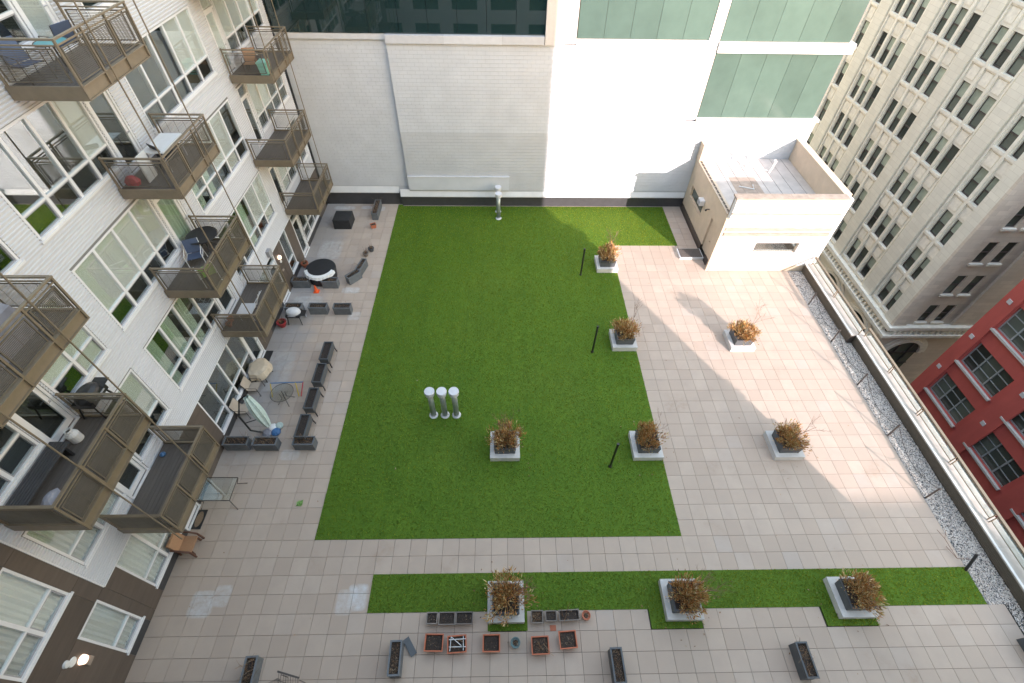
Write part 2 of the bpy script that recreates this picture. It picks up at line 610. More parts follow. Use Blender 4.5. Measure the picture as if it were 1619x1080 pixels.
spots = []
for c in range(-8, 41):
    for r_ in range(-12, 37):
        x, y = (c + .5) * T, (r_ + .5) * T
        if on_lawn(x, y) or on_strip(x, y): continue
        if c >= 40 and y > -4 * T: continue
        if x > 19.7 and y > 15.9: continue
        u, v = project((x, y, 0))
        seen = -10 < u < 1630 and v < 1090
        spots.append(((Vector((x, y, 0)) - CAM).length + (0 if seen else 100), x, y))
spots.sort()
h = (T - .0105) / 2
tile_me = MB().box(-h, h, -h, h, -.042, 0).mesh('paver', M['paver'])
pale_me = MB().box(-h, h, -h, h, -.042, 0).mesh('paver', M['concrete'])
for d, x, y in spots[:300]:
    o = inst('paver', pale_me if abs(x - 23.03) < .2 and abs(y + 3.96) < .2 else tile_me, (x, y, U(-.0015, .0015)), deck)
    o.rotation_euler = (U(-.002, .002), U(-.002, .002), 0)
mb = MB()
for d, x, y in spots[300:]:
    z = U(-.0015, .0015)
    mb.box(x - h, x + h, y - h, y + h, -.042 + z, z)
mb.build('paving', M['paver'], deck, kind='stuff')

LAWN = [(0, 0), (23 * T, 0), (23 * T, 29 * T), (30 * T, 29 * T), (30 * T, 21.93), (.35, 21.93), (.35, 22.1), (0, 22.1)]
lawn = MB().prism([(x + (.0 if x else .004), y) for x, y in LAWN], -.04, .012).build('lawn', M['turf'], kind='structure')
STRIP = [(4 * T, -4 * T), (6.62, -4 * T), (6.62, -5 * T + .02), (7.98, -5 * T + .02), (7.98, -4 * T), (12.24, -4 * T), (12.24, -5 * T + .02), (14.02, -5 * T + .02), (14.02, -4 * T), (18.36, -4 * T), (18.36, -5 * T + .02), (20.15, -5 * T + .02), (20.15, -4 * T), (24.38, -4 * T), (24.38, -2 * T), (4 * T, -2 * T)]
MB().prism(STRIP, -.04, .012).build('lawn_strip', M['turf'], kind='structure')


def blades(n, x0, x1, y0, y1, ok, name):
    mb = MB()
    for i in range(n):
        x, y = U(x0, x1), U(y0, y1)
        if not ok(x, y): continue
        a = U(0, 6.283)
        w = U(.012, .022)
        hgt = U(.03, .055)
        lx, ly = U(-.02, .02), U(-.025, .012)
        cx, cy = math.cos(a) * w, math.sin(a) * w
        mb.tri((x - cx, y - cy, .01), (x + cx, y + cy, .01), (x + lx, y + ly, .012 + hgt))
    return mb.build(name, M['blade'], kind='stuff')


def near_planter(x, y):
    for px in (7.25, 13.4, 19.45):
        for py in (15.73, 9.7, 3.75, -2.2):
            if abs(x - px) < .62 and abs(y - py) < .62 and (px, py) not in ((7.25, 15.73), (7.25, 9.7), (19.45, 15.73)): return True
    return False


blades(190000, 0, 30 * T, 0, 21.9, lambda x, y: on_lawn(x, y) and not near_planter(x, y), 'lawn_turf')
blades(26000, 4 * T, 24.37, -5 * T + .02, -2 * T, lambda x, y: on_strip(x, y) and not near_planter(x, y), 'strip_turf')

MB().box(24.41, 25.52, -2.42, 15.3, -.045, -.02).build('gravel_bed', M['brick'], kind='structure')
mb = MB()
OCT = ((1, 0, 0), (0, 1, 0), (-1, 0, 0), (0, -1, 0), (0, 0, 1), (0, 0, -1))
OF = ((0, 1, 4), (1, 2, 4), (2, 3, 4), (3, 0, 4), (1, 0, 5), (2, 1, 5), (3, 2, 5), (0, 3, 5))
for i in range(27000):
    y = U(-4.9, 15.2)
    x = U(24.42, 25.5 - (.25 if y > 9.6 else 0))
    if y < -2.45 and x < 25.06: continue
    r1, r2, r3, a = U(.016, .034), U(.014, .028), U(.01, .02), U(0, 6.28)
    z = U(-.01, .015)
    n = len(mb.v)
    ca, sa = math.cos(a), math.sin(a)
    for ox, oy, oz in OCT:
        mb.v.append((x + ox * r1 * ca - oy * r2 * sa, y + ox * r1 * sa + oy * r2 * ca, z + oz * r3 + (ox + oy) * U(-.006, .006)))
    for q in OF: mb.f.append(tuple(n + k for k in q))
mb.build('gravel', M['pebble'], kind='stuff')

# ------------------------------------------------------------------ apartment building (left)
XW, XO = -4.88, -3.03
FL = [0, 3.58, 7.15, 10.72, 14.3, 17.87]
apt = thing('apartment_building', (-5.0, 8, 0), 'white ribbed-metal apartment block with bronze balconies along the left side', 'building')
# openings: floor -> (y0, y1, kind, lites)
PROG = {
    0: [(-3.56, -2.58, 'w', 'c'), (-1.66, .34, 'w', 'cc'), (.38, 1.38, 'd', 'k'), (1.42, 2.42, 'w', 'k'), (4.26, 8.2, 'w', 'kkkk'), (8.2, 9.2, 'd', 'k'), (10.4, 12.35, 'w', 'kb'), (12.4, 13.4, 'd', 'k'), (14.5, 15.45, 'w', 'k'), (16.42, 17.45, 'd', 'k'), (17.5, 20.4, 'w', 'kkk')],
    1: [(-4.65, -2.68, 'w', 'cc'), (-1.97, .1, 'w', 'cc'), (.15, 1.2, 'd', 'k'), (1.25, 3.22, 'w', 'kb'), (4.05, 8.1, 'w', 'vvvk'), (8.15, 9.3, 'd', 'k'), (10.15, 15.3, 'w', 'kkvbb'), (16.2, 17.1, 'd', 'k'), (17.15, 21.4, 'w', 'bbkk')],
    2: [(-4.65, -2.68, 'w', 'bb'), (-2.0, -.05, 'w', 'kk'), (.03, 1.05, 'd', 'k'), (1.15, 3.1, 'w', 'bb'), (3.92, 7.9, 'w', 'bbbb'), (8.0, 9.2, 'd', 'v'), (10.1, 15.2, 'w', 'vvbbk'), (16.2, 17.1, 'd', 'k'), (17.15, 21.4, 'w', 'bbkk')],
    3: [(-.95, 3.06, 'w', 'kkbb'), (3.84, 7.72, 'w', 'kkkb'), (7.8, 8.9, 'd', 'k'), (9.85, 15.1, 'w', 'kkkbb'), (16.0, 16.95, 'd', 'b'), (17.0, 21.3, 'w', 'bbbb')],
    4: [(-.95, 3.06, 'w', 'bbkk'), (3.8, 7.5, 'w', 'kkkk'), (7.55, 8.65, 'd', 'b'), (9.75, 15.1, 'w', 'bbkkk'), (16.0, 16.95, 'd', 'b'), (17.0, 21.3, 'w', 'bbbb')],
}
OPS = []
for k, L in PROG.items():
    for (a, b_, kind, lt) in L:
        OPS.append((a, b_, FL[k] + (.5 if kind == 'w' else .06), FL[k] + 2.95))
ZT = 18.3
# ribbed siding: every rib is real, cut at the openings
mb = MB()
z = 2.98
while z < ZT:
    zc = z + .05
    y = -2.25
    segs = []
    for o in sorted(q for q in OPS if q[2] - .03 < zc < q[3] + .03):
        if o[1] < y: continue
        if o[0] - .02 > y: segs.append((y, o[0] - .02))
        y = o[1] + .02
    if y < 21.85: segs.append((y, 21.85))
    for a, b_ in segs:
        P = [(XW, z), (XW + .028, z + .016), (XW + .028, z + .052), (XW, z + .068), (XW, z + .1)]
        for (x0, z0), (x1, z1) in zip(P, P[1:]):
            mb.quad((x0, a, z0), (x0, b_, z0), (x1, b_, z1), (x1, a, z1))
        for yy in (a, b_):
            n = len(mb.v)
            mb.v += [(x0, yy, z0) for x0, z0 in P[:4]]
            mb.f.append((n, n + 1, n + 2, n + 3))
    z += .1
mb.build('ribbed_siding', M['siding'], apt)
mb = MB()
for a, b_, z0, z1 in bands(-7, 21.9, -.04, ZT, OPS): mb.box(-5.05, XW - .003, a, b_, z0, z1)
mb.build('backing_wall', M['backing'], apt)
MB().box(-12, -5.5, -7, 21.9, -.04, ZT).build('room_wall', M['interior'], apt)
mb = MB()
for k in range(1, 6): mb.box(-5.49, -5.06, -7, 21.85, FL[k] - .5, FL[k] - .02)
mb.build('floor_slab', M['interior'], apt)
MB().box(-12, -4.7, -7, 22, ZT + .01, ZT + .3).build('roof', M['concrete'], apt)


def panel(y0, y1, z0, z1, m, name='wall_panel'):
    g = .006
    MB().box(XW - .002, XW + .02, y0 + g, y1 - g, z0 + g, z1 - g).build(name, M[m], apt)


cuts = sorted({-7.0, -2.25, 21.85} | {v for o in PROG[0] for v in o[:2]} | {3.3, 10.0, 14.0})
for a, b_ in zip(cuts, cuts[1:]):
    if b_ - a < .05: continue
    op = [o for o in PROG[0] if o[0] < (a + b_) / 2 < o[1]]
    if op:
        if op[0][2] == 'w': panel(a, b_, .0, .48, 'charcoal', 'base_panel')
    else:
        n = max(1, round((b_ - a) / 1.5))
        for i in range(n):
            panel(a + (b_ - a) * i / n, a + (b_ - a) * (i + 1) / n, .0, 2.97, 'brown')
for k in range(0, 5):
    z0, z1 = (2.97 if k == 0 else FL[k] + .5), 0
    ys = [-7, -4.65, -2.68, -2.25]
    if k == 0:
        for a, b_ in zip(ys, ys[1:]): panel(a, b_, 2.97, FL[1] + .5, 'brown')
        continue
    for i, (a, b_) in enumerate(zip(ys, ys[1:])):
        has = any(o[0] == -4.65 for o in PROG[k]) and i == 1
        if not has: panel(a, b_, FL[k] + .5, FL[k] + 2.95, 'brown')
        panel(a, b_, FL[k] + 2.95, FL[k] + 4.08 if k < 4 else ZT, 'brown')
MB().box(XW + .001, XW + .045, -2.27, -2.23, 2.97, ZT).build('corner_trim', M['vinyl'], apt)
MB().box(XW + .001, XW + .05, -2.25, 21.85, 2.93, 2.985).build('siding_trim', M['vinyl'], apt)


def curtain_me(y0, y1, z0, z1, x):
    mb = MB()
    n = max(6, int((y1 - y0) / .045))
    prev = None
    for i in range(n + 1):
        y = y0 + (y1 - y0) * i / n
        xx = x + .03 * math.sin(i * 1.9 + U(-.4, .4)) + U(-.008, .008)
        if prev: mb.quad((prev[0], prev[1], z0), (xx, y, z0), (xx, y, z1), (prev[0], prev[1], z1))
        prev = (xx, y)
    return mb


def window(y0, y1, zf, lites):
    z0, z1 = zf + .5, zf + 2.95
    n = len(lites)
    w = (y1 - y0) / n
    zt = z0 + .66
    mb = MB()
    X0, X1 = XW - .12, XW + .012
    e = .065
    mb.box(X0, X1 + .03, y0, y1, z0, z0 + e).box(X0, X1, y0, y1, z1 - e, z1)
    for i in range(n + 1):
        a = y0 + i * w
        p, q = (a, a + e) if i == 0 else ((a - e, a) if i == n else (a - .045, a + .045))
        mb.box(X0, X1 - (0 if i in (0, n) else .012), p, q, z0 + e, z1 - e)
    for i in range(n):
        p, q = y0 + i * w + (e if i == 0 else .045), y0 + (i + 1) * w - (e if i == n - 1 else .045)
        mb.box(X0, X1 - .02, p, q, zt, zt + .06)
    mb.box(XW - .05, XW + .06, y0 - .05, y1 + .05, z0 - .07, z0 - .002)
    fr = mb.build('window', M['vinyl'], apt)
    for i, k in enumerate(lites):
        p, q = y0 + i * w + (e if i == 0 else .045), y0 + (i + 1) * w - (e if i == n - 1 else .045)
        s = MB()
        for yy in (p, q - .035): s.box(XW - .07, XW - .012, yy + .001, yy + .034, z0 + e + .001, zt - .001)
        for zz in (z0 + e, zt - .035): s.box(XW - .07, XW - .012, p + .036, q - .036, zz + .001, zz + .034)
        s.build('awning_sash', M['sash'], fr)
        MB().box(XW - .05, XW - .044, p + .002, q - .002, zt + .062, z1 - e - .002).build('pane', M['glass'], fr)
        MB().box(XW - .047, XW - .041, p + .035, q - .035, z0 + e + .035, zt - .036).build('pane', M['glass'], fr)
        if k == 'b':
            lo = zt + .05 if rnd() < .85 else z0 + .07
            MB().box(XW - .085, XW - .075, p - .03, q + .03, lo, z1 - .02).build('blind', M['blind'], fr)
        elif k == 'c':
            curtain_me(p - .03, q + .03, z0 + .05, z1 - .1, XW - .12).build('curtain', M['blind'], fr)
        elif k == 'v':
            curtain_me(p, p + (q - p) * U(.45, .75), z0 + .05, z1 - .05, XW - .12).build('curtain', M['curtain'], fr)


def door(y0, y1, zf, kind):
    z0, z1 = zf + .06, zf + 2.95
    X0, X1 = XW - .12, XW + .012
    tr = zf + 2.42
    mb = MB()
    mb.box(X0, X1, y0, y0 + .07, z0, z1).box(X0, X1, y1 - .07, y1, z0, z1).box(X0, X1, y0 + .07, y1 - .07, z1 - .06, z1)
    mb.box(X0, X1, y0 + .07, y1 - .07, tr, tr + .08).box(X0, X1 + .05, y0, y1, z0 - .05, z0)
    fr = mb.build('door', M['vinyl'], apt)
    a, b_ = y0 + .075, y1 - .075
    l = MB()
    l.box(XW - .09, XW - .03, a, a + .11, z0 + .01, tr - .005).box(XW - .09, XW - .03, b_ - .11, b_, z0 + .01, tr - .005)
    l.box(XW - .09, XW - .03, a + .11, b_ - .11, z0 + .01, z0 + .2).box(XW - .09, XW - .03, a + .11, b_ - .11, tr - .12, tr - .005)
    l.build('door_leaf', M['vinyl'], fr)
    MB().box(XW - .065, XW - .058, a + .112, b_ - .112, z0 + .202, tr - .122).build('pane', M['glass'], fr)
    MB().box(XW - .065, XW - .058, y0 + .072, y1 - .072, tr + .082, z1 - .062).build('pane', M['glass'], fr)
    MB().tube([(XW - .03, b_ - .06, zf + 1.05), (XW + .03, b_ - .06, zf + 1.05), (XW + .03, b_ - .18, zf + 1.05)], .012, 6).build('handle', M['sash'], fr)
    if kind == 'b': MB().box(XW - .085, XW - .075, a, b_, z0 + .1, z1 - .1).build('blind', M['blind'], fr)
    if kind == 'v': curtain_me(a, b_, z0 + .1, z1 - .1, XW - .12).build('curtain', M['curtain'], fr)


for k, L in PROG.items():
    for (a, b_, kind, lt) in L:
        (window if kind == 'w' else door)(a, b_, FL[k], lt)

# balconies
PANELS = {}


def mesh_panel(w, hgt, fine):
    key = (round(w, 2), round(hgt, 2), fine)
    if key not in PANELS:
        mb = MB()
        f = .032
        mb.box(-w / 2, w / 2, -.014, .014, 0, f).box(-w / 2, w / 2, -.014, .014, hgt - f, hgt)
        mb.box(-w / 2, -w / 2 + f, -.014, .014, f, hgt - f).box(w / 2 - f, w / 2, -.014, .014, f, hgt - f)
        n = int((hgt - 2 * f) / (.036 if fine else .05))
        for i in range(1, n):
            z = f + (hgt - 2 * f) * i / n
            mb.box(-w / 2 + f, w / 2 - f, -.005, .005, z - .006, z + .006)
        if fine:
            for i in range(1, int(w / .3)):
                x = -w / 2 + w * i / int(w / .3)
                mb.box(x - .004, x + .004, -.009, -.0055, f, hgt - f)
        PANELS[key] = mb.mesh('mesh_panel', M['bronze_dk'])
    return PANELS[key]


def balcony(y0, y1, zf, fine=True):
    zb, zt = zf - .3, zf + .04
    mb = MB()
    mb.box(XO - .06, XO, y0, y1, zb, zt).box(XW + .05, XO - .06, y0, y0 + .06, zb, zt).box(XW + .05, XO - .06, y1 - .06, y1, zb, zt)
    mb.box(XO, XO + .05, y0, y1, zb, zb + .03).box(XO, XO + .05, y0, y1, zt - .03, zt)
    root = mb.build('balcony', M['bronze'], apt)
    org = ORG[root.name]
    n = 13
    for i in range(n):
        x0 = XW + .06 + (XO - .07 - XW - .06) * i / n
        x1 = XW + .06 + (XO - .07 - XW - .06) * (i + 1) / n
        MB().box(x0, x1 - .007, y0 + .065, y1 - .065, zf - .06, zf - .02).build('deck_board', M['deckboard'], root)
    MB().box(XW + .05, XO - .07, y0 + .07, y1 - .07, zf - .12, zf - .065).build('soffit', M['bronze_dk'], root)
    H = 1.07
    xs = XO - .03
    ln = y1 - y0
    cuts = [y0 + .03, y0 + ln / 3, y0 + 2 * ln / 3, y1 - .03]
    post_me = MB().box(-.025, .025, -.025, .025, 0, H - .03 + .34).mesh('post', M['bronze'])
    for y in cuts: inst('post', post_me, (xs + .055 - org[0], y - org[1], zb - org[2]), root)
    for y in (cuts[0], cuts[-1]): inst('post', post_me, (XW + .12 - org[0], y - org[1], zt - .3 - org[2]), root)
    r = MB()
    r.bar((xs + .055, y0, zf + H), (xs + .055, y1, zf + H), .075, .04).bar((XW + .08, cuts[0], zf + H), (xs + .02, cuts[0], zf + H), .075, .04).bar((XW + .08, cuts[-1], zf + H), (xs + .02, cuts[-1], zf + H), .075, .04)
    r.build('top_rail', M['bronze'], root)
    r = MB()
    r.bar((xs + .055, y0 + .05, zf + H - .13), (xs + .055, y1 - .05, zf + H - .13), .03).bar((XW + .14, cuts[0], zf + H - .13), (xs, cuts[0], zf + H - .13), .03).bar((XW + .14, cuts[-1], zf + H - .13), (xs, cuts[-1], zf + H - .13), .03)
    r.build('mid_rail', M['bronze'], root)
    w = ln / 3 - .17
    for a, b_ in zip(cuts, cuts[1:]):
        inst('mesh_panel', mesh_panel(w, .76, fine), (xs + .055 - org[0], (a + b_) / 2 - org[1], zf + .12 - org[2]), root, math.pi / 2)
    w = xs - XW - .32
    for y in (cuts[0], cuts[-1]):
        inst('mesh_panel', mesh_panel(w, .76, fine), ((XW + .12 + xs) / 2 - org[0], y - org[1], zf + .12 - org[2]), root)
    return root


BAL = [(-.82, 2.2, 1), (7.3, 10.4, 1), (16.2, 19.3, 1), (-1.96, 1.12, 2), (6.1, 9.15, 2), (15.1, 18.3, 2), (-1.2, 1.86, 3), (6.95, 9.95, 3), (15.97, 19.05, 3), (5.78, 8.8, 4), (15.1, 18.2, 4)]
for y0, y1, k in BAL: balcony(y0, y1, FL[k] + .02, y0 < 11)
for y in (-1.0, 1.04, 6.98, 9.12, 16.12, 18.3):
    MB().tube([(XO + .09, y, FL[1] - .3), (XO + .09, y, ZT)], .021, 8).build('hanger_rod', M['bronze'], apt)


def wall_disc(name, y, z, r, d, m, n=16):
    return MB().tube([(XW + .015, y, z), (XW + .03, y, z), (XW + d, y, z)], [r, r, r * .85], n).build(name, M[m], apt, smooth=False)


def wpix(u, v, x=XW):
    d = cf + cr * ((u - 810.05) / 761.524) - cu * ((v - 501.494) / 761.524)
    q = CAM + d * ((x - CAM.x) / d.x)
    return q.y, q.z


for u, v, r, d, m_, nm in ((102, 1051, .1, .09, 'white', 'smoke_alarm'), (113, 1047, .13, .05, 'white', 'cover_plate'), (128, 1043, .13, .13, 'lamp', 'wall_lamp'), (440, 407, .12, .13, 'lamp', 'wall_lamp'), (443, 413.5, .08, .07, 'white', 'smoke_alarm')):
    y, z = wpix(u, v)
    wall_disc(nm, y, z, r, d, m_)
for u, v, s_ in ((139, 1044, .11), (446.5, 427, .07)):
    y, z = wpix(u, v)
    MB().box(XW + .015, XW + .08, y - s_, y + s_, z - s_ * .8, z + s_ * .8).build('strobe', M['stained'], apt)
y, z = wpix(422, 400)
MB().box(XW + .03, XW + .2, y - .16, y + .16, z - .18, z + .18).build('wall_light', M['sash'], apt)

# ------------------------------------------------------------------ building behind the lawn
YB = 21.93
back = thing('office_block', (10, 22.5, 0), 'white painted block building with dark glazing and green glass panels behind the lawn', 'building')
MB().box(-14, 26.22, 22.35, 48, -23.9, 20).build('core', M['backing'], back)
bw, bh = .46, .21
BLK = []


def blocks(x0, x1, z0, z1, yf, m_):
    z = z0
    row = 0
    while z < z1 - .02:
        x = x0 - (bw / 2 if row % 2 else 0)
        zz = min(z + bh - .009, z1)
        while x < x1:
            a, b_ = max(x, x0), min(x + bw - .01, x1)
            if b_ - a > .02: BLK.append(((Vector(((a + b_) / 2, yf, z)) - CAM).length, a, b_, z, zz, yf, m_))
            x += bw
        z += bh
        row += 1


blocks(-4.86, .93, 1.45, 10.36, 22.18, 'whiteblock')
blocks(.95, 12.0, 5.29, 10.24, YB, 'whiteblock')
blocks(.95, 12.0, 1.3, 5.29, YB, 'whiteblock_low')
blocks(12.0, 18.13, 1.3, 10.24, YB, 'whiteblock')
blocks(18.13, 26.2, 1.3, 6.14, YB, 'whiteblock')
BLK.sort()
BME = {}
OX, OY, OZ = ORG[back.name]
nb = 0
rest = {'whiteblock': MB(), 'whiteblock_low': MB()}
for d, a, b_, z, zz, yf, m_ in BLK:
    j = U(0, .0025)
    if nb < 300 and b_ - a > .4 and a < 10 and zz - z > .15:
        if m_ not in BME: BME[m_] = MB().box(-(bw - .01) / 2, (bw - .01) / 2, 0, .018, 0, bh - .009).mesh('block', M[m_])
        inst('block', BME[m_], ((a + b_) / 2 - OX, yf - j - OY, z - OZ), back)
        nb += 1
    else:
        rest[m_].box(a, b_, yf - j, yf + .018, z, zz)
for m_, mb in rest.items(): mb.build('block_wall', M[m_], back, kind='stuff')
MB().box(-4.86, .93, 22.195, 22.34, 1.0, 10.36).build('mortar_wall', M['mortar'], back)
MB().box(.95, 18.13, YB + .015, 22.33, .8, 10.24).box(18.131, 26.2, YB + .015, 22.33, .8, 6.14).build('mortar_wall', M['mortar'], back)
MB().box(.3, 26.2, YB + .08, 22.34, -.04, .79).build('plinth', M['charcoal'], back)
MB().box(-4.86, .29, 22.17, 22.34, -.04, .95).build('plinth', M['charcoal'], back)
mb = MB()
for x0, x1, yf, zb in ((-4.6, .2, 22.06, .95), (.3, 19.55, YB - .1, .8)):
    n = len(mb.v)
    mb.v += [(x0, yf, zb), (x1, yf, zb), (x1, yf, zb + .07), (x0, yf, zb + .07), (x0, yf + .26, zb), (x1, yf + .26, zb), (x1, yf + .16, zb + .5), (x0, yf + .16, zb + .5)]
    for q in ((0, 1, 2, 3), (3, 2, 6, 7), (1, 5, 6, 2), (0, 3, 7, 4), (0, 4, 5, 1)): mb.f.append(tuple(n + i for i in q))
mb.build('base_flashing', M['whitepaint'], back)
MB().box(.96, 7.6, YB - .09, YB - .003, 1.33, 2.28).build('low_boxout', M['whiteblock'], back)
MB().box(.96, 7.62, YB - .12, YB - .003, 2.285, 2.34).build('boxout_cap', M['cap'], back)
for x0, x1 in ((-4.86, .94), (.95, 9.4)):
    a = x0
    while a < x1 - .1:
        b_ = min(a + 3.1, x1)
        MB().box(a + .004, b_ - .004, YB - .12 if x0 > 0 else 22.05, 22.33, 10.26 if x0 > 0 else 10.38, 10.66).build('ledge_cap', M['cap'], back)
        a = b_
xs = [-4.86, -2.9, .16, 1.72, 3.25, 4.8, 6.33, 7.87, 9.42]
for a, b_ in zip(xs, xs[1:]):
    for z0, z1 in ((10.68, 14.2), (14.24, 18)):
        MB().box(a + .012, b_ - .012, YB + .1, YB + .13, z0, z1).build('glass_pane', M['darkglass'], back)
MB().box(-4.86, 9.42, YB + .14, 22.3, 10.67, 18).build('glazing_frame', M['black'], back)
MB().box(9.43, 10.45, YB - .1, 22.3, 10.25, 18).build('pier', M['pierwhite'], back)
MB().box(10.455, 11.08, YB - .02, 22.3, 10.3, 18).build('pier_return', M['pierwhite'], back)
for (x0, n, z0, z1) in ((11.13, 5, 10.58, 13.9), (18.84, 5, 10.53, 13.9), (18.84, 5, 6.37, 9.94), (11.13, 5, 14.3, 18), (18.84, 5, 14.3, 18)):
    for i in range(n):
        a = x0 + 1.415 * i
        b_ = min(a + 1.415, 26.2)
        MB().box(a + .008, b_ - .008, YB + .02, YB + .05, z0, z1).build('green_panel', M['greenpanel'], back)
    MB().box(x0 - .02, min(x0 + 1.415 * n, 26.2), YB + .055, 22.3, z0 - .03, z1 + .03).build('panel_backing', M['bronze_dk'], back)
MB().box(11.1, 18.2, YB - .05, 22.3, 10.26, 10.55).build('sill_band', M['stucco'], back)
MB().box(18.81, 26.25, YB - .14, 22.3, 9.98, 10.5).build('sill_band', M['stucco'], back)
MB().box(18.22, 18.8, YB - .02, 22.3, 10.26, 18).build('pier', M['pierwhite'], back)
MB().box(18.14, 18.79, YB - .03, 22.3, 6.24, 10.25).build('pier', M['pierwhite'], back)
MB().box(18.8, 26.24, YB - .13, 22.3, 6.15, 6.34).build('sill_band', M['stucco'], back)
MB().box(9.43, 26.2, YB + .0, 22.3, 18.02, 20).build('upper_wall', M['stucco'], back)
MB().box(-14, 9.42, YB + .0, 22.3, 18.02, 20).build('upper_wall', M['brick'], back)

# ------------------------------------------------------------------ stair penthouse
ph = thing('stair_penthouse', (22.6, 15.34, 0), 'small white stair house with tan side wall and flat roof on the deck', 'penthouse')
PX0, PX1, PY0, PY1 = 19.6, 25.85, 15.36, 21.9
mb = MB()
for a, b_, z0, z1 in bands(PX0, PX1, .4, 5.0, [(21.72, 24.27, 1.32, 2.09)]): mb.box(a, b_, PY0, PY0 + .3, z0, z1)
mb.build('front_wall', M['stucco'], ph)
MB().box(PX0 - .02, PX1, PY0 - .03, PY0 + .3, -.04, .395).build('plinth', M['creampaint'], ph)
mb = MB()
for a, b_, z0, z1 in bands(PY0 + .3, PY1, .42, 3.75, [(18.85, 21.2, 1.45, 2.22), (16.35, 17.3, .42, 2.45)]): mb.box(PX0, PX0 + .25, a, b_, z0, z1)
mb.build('side_wall', M['creampaint'], ph)
MB().box(PX0 - .04, PX0 + .25, 17.31, PY1, -.04, .415).build('side_plinth', M['steel'], ph)
MB().box(PX0 - .04, PX0 + .25, PY0 + .3, 16.34, -.04, .415).build('side_plinth', M['steel'], ph)
MB().box(PX1 - .3, PX1, PY0 + .3, PY1, -.04, 5.0).build('right_wall', M['creampaint'], ph)
MB().box(PX0 + .26, PX1 - .31, PY0 + .31, PY1, 3.5, 3.72).build('roof', M['roofing'], ph)
mb = MB()
for i in range(8):
    x = PX0 + .35 + i * .72
    mb.box(x, x + .012, PY0 + .32, PY1 - .05, 3.721, 3.729)
mb.build('roof_seam', M['steel'], ph)
MB().box(PX0 + 1.3, PX0 + 2.9, PY0 + .5, PY0 + 4.3, 3.7202, 3.7255).build('roof_patch', M['stained'], ph)
MB().box(PX0 - .06, PX0 + .3, PY0 + .33, PY1 - .02, 3.755, 3.83).build('eave', M['creampaint'], ph)
mb = MB()
for i in range(17):
    y = PY0 + .5 + i * .375
    mb.box(PX0 + .05, PX0 + .13, y, y + .27, 3.832, 3.87)
mb.build('eave_clip', M['steel'], ph)
for a in range(6):
    x0, x1 = PX0 - .12 + a * 1.02, PX0 - .12 + (a + 1) * 1.02
    MB().box(x0 + .004, min(x1, PX1 + .08) - .004, PY0 - .1, PY0 + .38, 5.003, 5.1).build('coping_stone', M['stained'], ph)
    MB().box(max(x0, PX0 - .01) + .004, min(x1, PX1) - .004, PY0 - .03, PY0 - .002, 4.15, 4.6).build('facing_stone', M['stucco'], ph)
    MB().box(max(x0, PX0 - .03) + .004, min(x1, PX1 + .04) - .004, PY0 - .07, PY0 - .002, 4.05, 4.14).build('moulding', M['stained'], ph)
    MB().box(max(x0, PX0 - .03) + .004, min(x1, PX1 + .04) - .004, PY0 - .06, PY0 - .002, 2.96, 3.16).build('moulding', M['stained'], ph)
    MB().box(max(x0, PX0 - .03) + .004, min(x1, PX1 + .04) - .004, PY0 - .09, PY0 - .002, 2.63, 2.84).build('moulding', M['stained'], ph)
MB().box(PX1 - .36, PX1 + .06, PY0 + .39, PY1, 5.003, 5.08).build('side_coping', M['creampaint'], ph)
MB().box(PX0 - .05, PX0 + .28, PY1 - .6, PY1 - .01, 3.84, 4.9).build('parapet_stub', M['creampaint'], ph)
MB().box(PX0 - .02, PX0 + .26, PY0 + .3, PY0 + .36, 3.84, 4.99).build('parapet_return', M['stained'], ph)
w = MB()
w.box(21.72, 24.27, PY0 + .12, PY0 + .17, 1.32, 1.37).box(21.72, 24.27, PY0 + .12, PY0 + .17, 2.04, 2.09).box(21.72, 21.77, PY0 + .12, PY0 + .17, 1.37, 2.04).box(24.22, 24.27, PY0 + .12, PY0 + .17, 1.37, 2.04)
f = w.build('window', M['creampaint'], ph)
MB().box(21.78, 24.21, PY0 + .14, PY0 + .147, 1.38, 2.03).build('pane', M['glass'], f)
MB().box(21.7, 24.3, PY0 + .2, PY0 + .24, 1.3, 2.1).build('shade', M['steel'], f)  # brown backing sheet, its colour stands in for the reflection in this window
MB().box(21.65, 24.35, PY0 - .06, PY0 + .1, 1.25, 1.315).build('sill', M['stucco'], f)
w = MB()
w.box(PX0 + .1, PX0 + .15, 18.85, 18.9, 1.45, 2.22).box(PX0 + .1, PX0 + .15, 21.15, 21.2, 1.45, 2.22).box(PX0 + .1, PX0 + .15, 18.9, 21.15, 2.17, 2.22).box(PX0 + .1, PX0 + .15, 18.9, 21.15, 1.45, 1.5)
f = w.build('window', M['creampaint'], ph)
MB().box(PX0 + .12, PX0 + .126, 18.91, 21.14, 1.51, 2.16).build('pane', M['officeglass'], f)
f = MB().box(PX0 - .3, PX0 - .005, 18.75, 19.2, 2.26, 2.6).build('air_conditioner', M['whitepaint'], ph)
MB().box(PX0 - .315, PX0 - .303, 18.79, 19.16, 2.3, 2.56).build('grille', M['sash'], f)
f = MB().box(PX0 + .1, PX0 + .16, 16.37, 17.28, .2, 2.44).build('door', M['creampaint'], ph)
MB().tube([(PX0 + .05, 16.5, 1.25), (PX0 + .02, 16.5, 1.25), (PX0 + .02, 16.62, 1.25)], .015, 6).build('handle', M['steel'], f)
MB().tube([(PX0 - .004, 17.9, 2.6), (PX0 - .14, 17.9, 2.62), (PX0 - .2, 17.95, 2.5)], [.03, .03, .07], 8).build('flood_light', M['black'], ph)
MB().box(PX0 - .2, PX0 - .05, PY0 - .04, PY0 + .1, .0, 3.74).build('downpipe', M['creampaint'], ph)
MB().box(18.1, 19.55, 16.35, 17.25, -.02, .14).build('step', M['whitepaint'], ph)
mb = MB()
